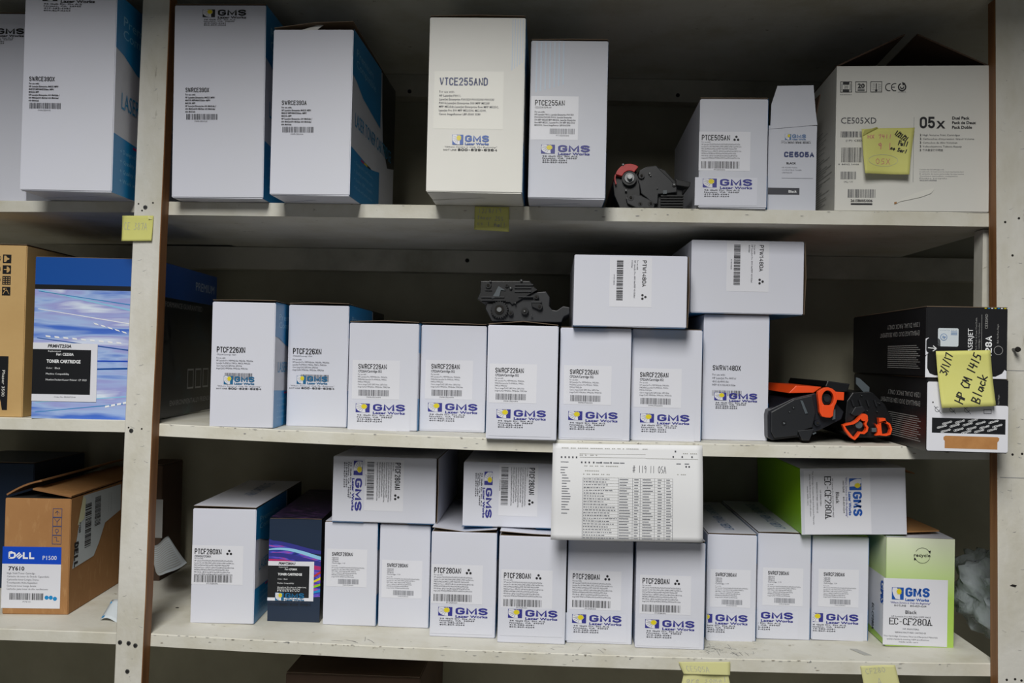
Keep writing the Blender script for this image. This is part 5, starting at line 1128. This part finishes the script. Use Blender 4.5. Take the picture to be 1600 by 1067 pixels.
# stroke letters on a unit cell, y down
LT = {'0': [[(.5,0),(.15,.3),(.15,.7),(.5,1),(.85,.7),(.85,.3),(.5,0)]], '1': [[(.5,0),(.5,1)]], '2': [[(.1,.2),(.5,0),(.85,.25),(.1,1),(.9,.95)]], '3': [[(.15,.05),(.8,.1),(.4,.45),(.85,.7),(.4,1),(.05,.9)]],
 '4': [[(.25,0),(.15,.55),(.9,.5)],[(.7,.05),(.65,1)]], '5': [[(.85,0),(.3,.05),(.2,.45),(.7,.5),(.75,.85),(.15,1)]], '6': [[(.7,0),(.2,.5),(.2,.9),(.6,1),(.8,.7),(.3,.6)]], '7': [[(.1,.1),(.85,0),(.5,1)]], '9': [[(.8,.3),(.4,.45),(.2,.2),(.6,0),(.8,.2),(.7,1)]],
 '/': [[(.8,-.1),(.2,1.1)]], 'H': [[(.1,0),(.1,1)],[(.85,0),(.85,1)],[(.1,.5),(.85,.5)]], 'P': [[(.15,1),(.2,0),(.75,.1),(.75,.4),(.2,.55)]], 'C': [[(.85,.1),(.4,0),(.1,.5),(.4,1),(.85,.9)]], 'M': [[(.05,1),(.2,0),(.5,.7),(.8,0),(.95,1)]],
 'B': [[(.15,1),(.15,0),(.7,.1),(.6,.4),(.15,.5),(.8,.65),(.7,.95),(.15,1)]], 'l': [[(.5,-.1),(.45,1)]], 'a': [[(.8,.5),(.3,.45),(.2,.85),(.5,1),(.8,.55),(.85,1)]], 'c': [[(.8,.5),(.4,.45),(.2,.75),(.45,1),(.85,.9)]], 'k': [[(.25,-.1),(.2,1)],[(.8,.4),(.25,.7),(.85,1)]],
 'F': [[(.15,1),(.2,0),(.9,0)],[(.2,.5),(.75,.45)]], 'u': [[(.15,.4),(.2,.9),(.5,1),(.8,.45),(.85,1)]], 'n': [[(.15,1),(.2,.45)],[(.2,.6),(.6,.4),(.75,1)]], 'o': [[(.5,.4),(.15,.7),(.5,1),(.85,.7),(.5,.4)]], 'S': [[(.85,.1),(.4,0),(.2,.3),(.8,.65),(.5,1),(.1,.9)]], 'e': [[(.2,.7),(.8,.65),(.6,.4),(.2,.6),(.3,1),(.85,.9)]], 'r': [[(.2,.4),(.25,1)],[(.25,.65),(.75,.4)]], '!': [[(.6,-.1),(.5,.7)],[(.45,.95),(.45,1)]], 'E': [[(.85,0),(.2,0),(.15,1),(.85,1)],[(.2,.5),(.7,.5)]], 'A': [[(.05,1),(.5,0),(.95,1)],[(.25,.65),(.75,.65)]], 's': [[(.75,.45),(.3,.5),(.7,.8),(.2,1)]], 'm': [[(.05,1),(.1,.45),(.4,.5),(.45,1)],[(.45,.55),(.8,.45),(.9,1)]], 'N': [[(.1,1),(.15,0),(.8,1),(.85,0)]], 'X': [[(.1,0),(.9,1)],[(.9,0),(.1,1)]], '8': [[(.5,.5),(.15,.25),(.5,0),(.85,.25),(.5,.5),(.1,.75),(.5,1),(.9,.75),(.5,.5)]], 't': [[(.5,.1),(.45,1),(.8,.95)],[(.15,.4),(.85,.4)]], 'f': [[(.8,.05),(.5,.1),(.4,1)],[(.15,.45),(.75,.45)]], 'i': [[(.5,.4),(.5,1)]], '#': [[(.3,0),(.2,1)],[(.7,0),(.6,1)],[(0,.35),(1,.3)],[(0,.7),(1,.65)]], ',': [[(.5,.9),(.35,1.2)]], '-': [[(.2,.5),(.8,.5)]], ' ': []}
def write(t, x, y, w_, h_, ang=0.0, asp=1.0, sp=1.15):
    """text as strokes starting at (x, y) in sheet units; w_, h_ cell size (fractions of the sheet width)"""
    out = []; ca, sa = math.cos(math.radians(ang)), math.sin(math.radians(ang))
    for i, ch in enumerate(t):
        for st in LT.get(ch, []):
            out.append([(x+((i*sp+a)*w_)*ca-(b_*h_)*sa, y+(((i*sp+a)*w_)*sa+(b_*h_)*ca)/asp) for a, b_ in st])
    return out
YB = at(1385, 235, 0).y
fy = bx.Y-.0012
o, fn = sheet('sticky_note', 'wrinkled yellow sticky note with a folded corner on the big CE505XD carton', 'sticky note', ((1346, 202), (1430, 199), (1418, 274), (1349, 272)), fy-.0085, 'note_yellow', lambda u, v: .0005+.012*max(0, v-.35)**1.6+.004*max(0, .2-u)*(1-v)+.002*math.sin(5*u+2*v))
ink(o, fn, write('1/21/21', .66, .05, .042, .085, 30, .9, 1.0), .022, 'ink_black'); ink(o, fn, write('Full', .73, .27, .05, .08, 10, .9, 1.0), .022, 'ink_black'); ink(o, fn, write('no Ser!', .58, .38, .05, .065, 14, .9, 1.0), .020, 'ink_black')
ink(o, fn, write('HX 7411', .10, .14, .06, .07, 0, .9), .012, 'ink_red'); ink(o, fn, write('9 1', .30, .32, .09, .12, 0, .9), .014, 'ink_red'); ink(o, fn, write('05X', .25, .66, .10, .11, 0, .9), .010, 'ink_red')
ink(o, fn, [[(.42+.32*math.cos(i*.33), .70+.13*math.sin(i*.33)) for i in range(20)]], .006, 'ink_faint')
A = fn(0, .02); mb = MB(); mb.face([fn(0, .16)+Vector((0, -.0012, 0)), fn(.30, 0)+Vector((0, -.0008, 0)), fn(.26, .0)+Vector((.0, -.004, .001)), fn(.02, .08)+Vector((0, -.006, .002))], 'note_yellow'); mb.build('folded_corner', o)
fy = -.098
o, fn = sheet('sticky_note', 'yellow sticky note reading HP CM 1415 Black on the two black cartons', 'sticky note', ((1462, 548.5), (1548, 547), (1554, 634), (1469, 637)), fy, 'note_yellow', lambda u, v: .0005+.010*max(0, v-.3)**1.7+.0015*math.sin(4*u))
ink(o, fn, write('3/1/17', .03, .39, .085, .13, -68, 1.0, .75), .02, 'ink_black'); ink(o, fn, write('HP CM 1415', .24, .88, .105, .155, -62, 1.0, .92), .022, 'ink_black'); ink(o, fn, write('Black', .54, .90, .12, .16, -66, 1.0, .9), .022, 'ink_black')
o, fn = sheet('sticky_note', 'yellow sticky note with faint pencil CE 387A stuck across the left post', 'sticky note', ((191.5, 337), (240, 337), (238, 376.5), (191.5, 377)), -.0275, 'note_yellow', lambda u, v: .0005+.003*v*v+.002*max(0, .2-u))
ink(o, fn, write('CE 387A', .06, .26, .10, .24, 2, .85, 1.1), .012, 'ink_faint'); mb = MB(); mb.face([fn(.84, 0)+Vector((0, -.0005, 0)), fn(.98, .16)+Vector((0, -.0005, 0)), fn(.86, .13)+Vector((0, -.003, 0))], 'note_pale'); mb.build('folded_corner', o)
o, fn = sheet('sticky_note', 'yellow sticky note with pencil lines hanging from the top shelf edge', 'sticky note', ((742, 322.5), (795.5, 323.5), (795.5, 362.5), (741, 359)), -.0018, 'note_yellow', lambda u, v: .0005+.002*v)
ink(o, fn, write('12/8/19', .10, .10, .085, .14, -3, .75)+write('toner 255', .08, .36, .075, .13, 3, .75)+write('cs 1 no', .08, .62, .085, .13, 2, .75)+write('full', .55, .66, .08, .13, 0, .75), .014, 'ink_faint')
o, fn = sheet('sticky_note', 'pale yellow sticky note pair reading CE505A on the bottom shelf edge', 'sticky note', ((1060, 1034), (1141, 1034), (1140, 1054), (1068, 1052)), -.003, 'note_pale', lambda u, v: .0005+.003*v)
ink(o, fn, write('CE505A', .10, .30, .075, .11, 2, .25, 1.05), .010, 'ink_faint')
o, fn = sheet('sticky_note', 'lower crumpled half of pale note reading are some, below the bottom shelf edge', 'sticky note', ((1069, 1050), (1137, 1051), (1142, 1078), (1062, 1076)), -.0015, 'note_pale', lambda u, v: .0005+.003*v+.002*math.sin(7*u))
ink(o, fn, write('are some!', .08, .22, .085, .13, 1, .38, 1.15), .011, 'ink_faint')
o, fn = sheet('sticky_note', 'small pale yellow sticky note on the bottom shelf edge near the right post', 'sticky note', ((1344, 1040), (1398, 1038.5), (1407, 1078), (1350, 1078)), -.0018, 'note_pale', lambda u, v: .0005+.003*v+.001*math.sin(8*u))
ink(o, fn, write('CF280', .10, .12, .11, .14, -3, .7, 1.1)+write('A', .4, .5, .12, .18, 0, .7), .012, 'ink_faint')
# taped stock list
def bulge(u, v): return .0006+.004*math.sin(math.pi*min(1, v*1.1))+.012*max(0, v-.8)*(1-u)+.010*max(0, u-.9)*(1-v)+.003*math.sin(3*u+1)
YS = -.060
o, fn = sheet('stock_list', 'white printed stock list sheet taped to the middle shelf edge', 'paper', ((864, 692), (1097.5, 696), (1098.5, 848), (860.5, 842)), -.002, 'paper', lambda u, v: bulge(u, v)-.030*max(0, 1-v*4)**2 if False else bulge(u, v), 24, 18)
mb = MB()
def pr(u0, v0, u1, v1, m='ink_grey', off=.0004, k=1):
    for i in range(k):
        a, b_ = u0+(u1-u0)*i/k, u0+(u1-u0)*(i+1)/k
        mb.face([fn(a, v0)+Vector((0, -off, 0)), fn(a, v1)+Vector((0, -off, 0)), fn(b_, v1)+Vector((0, -off, 0)), fn(b_, v0)+Vector((0, -off, 0))], m)
# table lines (columns and rows)
cols = [.205, .440, .535, .585, .680, .745, .800]; rows = 22; v_a, v_b = .345, .985
for c_ in cols:
    for j in range(12): pr(c_-.0011, v_a+(v_b-v_a)*j/12, c_+.0011, v_a+(v_b-v_a)*(j+1)/12, 'ink_grey')
rr_ = random.Random(9)
for r_ in range(rows+1):
    v = v_a+(v_b-v_a)*r_/rows; pr(cols[0], v-.0010, cols[-1], v+.0010, 'ink_faint', k=10)
    if r_ < rows:
        vm = v+(v_b-v_a)/rows*.5
        
        x_ = .210; xe = .210+.22*rr_.uniform(.6, 1)
        while x_ < xe: w_ = rr_.uniform(.006, .022); pr(x_, vm-.004, min(x_+w_, .432), vm+.003, 'ink_grey', .0006, 1); x_ += w_+.005
        for c0, c1 in ((.446, .525), (.545, .578), (.60, .67), (.70, .73), (.757, .795)):
            pr(c0, vm-.004, c0+(c1-c0)*rr_.uniform(.6, 1), vm+.003, 'ink_grey', .0006, 1)
for j, v in enumerate((.19, .245, .27, .30, .325, .355, .385, .41, .44, .465, .49, .515, .545, .57, .60, .63, .655, .68, .72)): pr(.055+(j > 3)*.01, v-.004, .055+(j > 3)*.01+rr_.uniform(.025, .06), v+.003, 'ink_grey', .0006)
for u0, u1, v in ((.18, .30, .115), (.20, .45, .225), (.205, .33, .275), (.205, .39, .31), (.83, .90, .30), (.87, .97, .085), (.06, .64, .045)):
    n_ = int((u1-u0)/.012)
    for i in range(n_):
        if rr_.random() < .8: pr(u0+i*.012, v-.004, u0+i*.012+.009, v+.004, 'ink_faint', .0006)
pr(.18, .10, .62, .103, 'ink_faint', .0006, 8); pr(.18, .135, .62, .138, 'ink_faint', .0006, 8); pr(.62, .14, .97, .143, 'ink_faint', .0006, 8)
for u, v in ((.055, .14), (.08, .14), (.105, .14), (.13, .14), (.155, .14), (.19, .19), (.215, .19), (.24, .19), (.27, .19), (.32, .19), (.385, .19), (.80, .12), (.86, .12), (.925, .12), (.815, .065), (.885, .22), (.905, .22)): pr(u, v-.008, u+.010, v+.008, 'ink_soft', .0006)
for u, w_ in ((.29, .03), (.34, .04), (.405, .04), (.45, .03), (.825, .03), (.88, .03)): pr(u, .187, u+w_, .196, 'ink_grey', .0006)
mb.build('printed_table', o)
ink(o, fn, write('# 119 11 05A', .535, .215, .017, .045, 1, .64, 1.1), .003, 'ink_soft')
pcs = []
# clear tape patch at the sheet's top, grime and scraps on the shelves
def scrap(px, py, zf, poly, m, name, label, cat, t=.0005):
    c_ = atz(px, py, zf(at(px, py, 0).x)); z = zf(c_.x)+.0004
    mb = MB(); n = len(poly); mb.add([(x*.001, y*.001, 0) for x, y in poly]+[(x*.001, y*.001, t) for x, y in poly], [tuple(range(n-1, -1, -1)), tuple(range(n, 2*n))]+[(i, (i+1) % n, (i+1) % n+n, i+n) for i in range(n)], m)
    o = mb.build(name); o.location = (c_.x, max(c_.y, .002), z); return tag(o, label, cat)
scrap(277, 951, Z_LOW, [(-3, -1), (0, -2), (3, -.6), (2.4, 1), (-2, 1.3)], 'hole_dark', 'debris', 'tiny dark scrap on the bottom shelf left of the first white box', 'debris')
scrap(1343, 1021, Z_LOW, [(-9, 20), (2, 20), (16, -10), (4, -10)], 'ink_faint', 'tape_scrap', 'grey tape scrap on the bottom shelf in front of the green box', 'tape')
# light scratches
mb = MB(); r = random.Random(11)
for (cx_, cy_, sx_, sy_, nn) in ((1125, 1015, 24, 8, 26), (1165, 1018, 16, 6, 10), (900, 1016, 40, 5, 6), (560, 1000, 40, 5, 5)):
    for i in range(nn):
        px, py = cx_+r.uniform(-sx_, sx_), cy_+r.uniform(-sy_, sy_); x0_ = at(px, py, 0).x; c_ = atz(px, py, Z_LOW(x0_)); a = r.uniform(0, 3.14); k = r.uniform(.003, .010); y_ = c_.y
        if y_ < .004: continue
        dx, dy = math.cos(a)*k, math.sin(a)*k*1.6; q = [(c_.x-dx, y_-dy), (c_.x, y_+dy*.2+.001), (c_.x+dx, y_+dy)]
        for u_, v_ in zip(q[:-1], q[1:]):
            if min(u_[1], v_[1]) < .002: continue
            mb.face([(u_[0], u_[1], Z_LOW(u_[0])+.0003), (v_[0], v_[1], Z_LOW(v_[0])+.0003), (v_[0]+.0004, v_[1]+.0006, Z_LOW(v_[0])+.0003), (u_[0]+.0004, u_[1]+.0006, Z_LOW(u_[0])+.0003)], 'ink_soft')
low = [o_ for o_ in bpy.data.objects if o_.get('label', '').startswith('cream painted bottom shelf of the wide')][0]
mb.build('scratches', low)['kind'] = 'stuff'
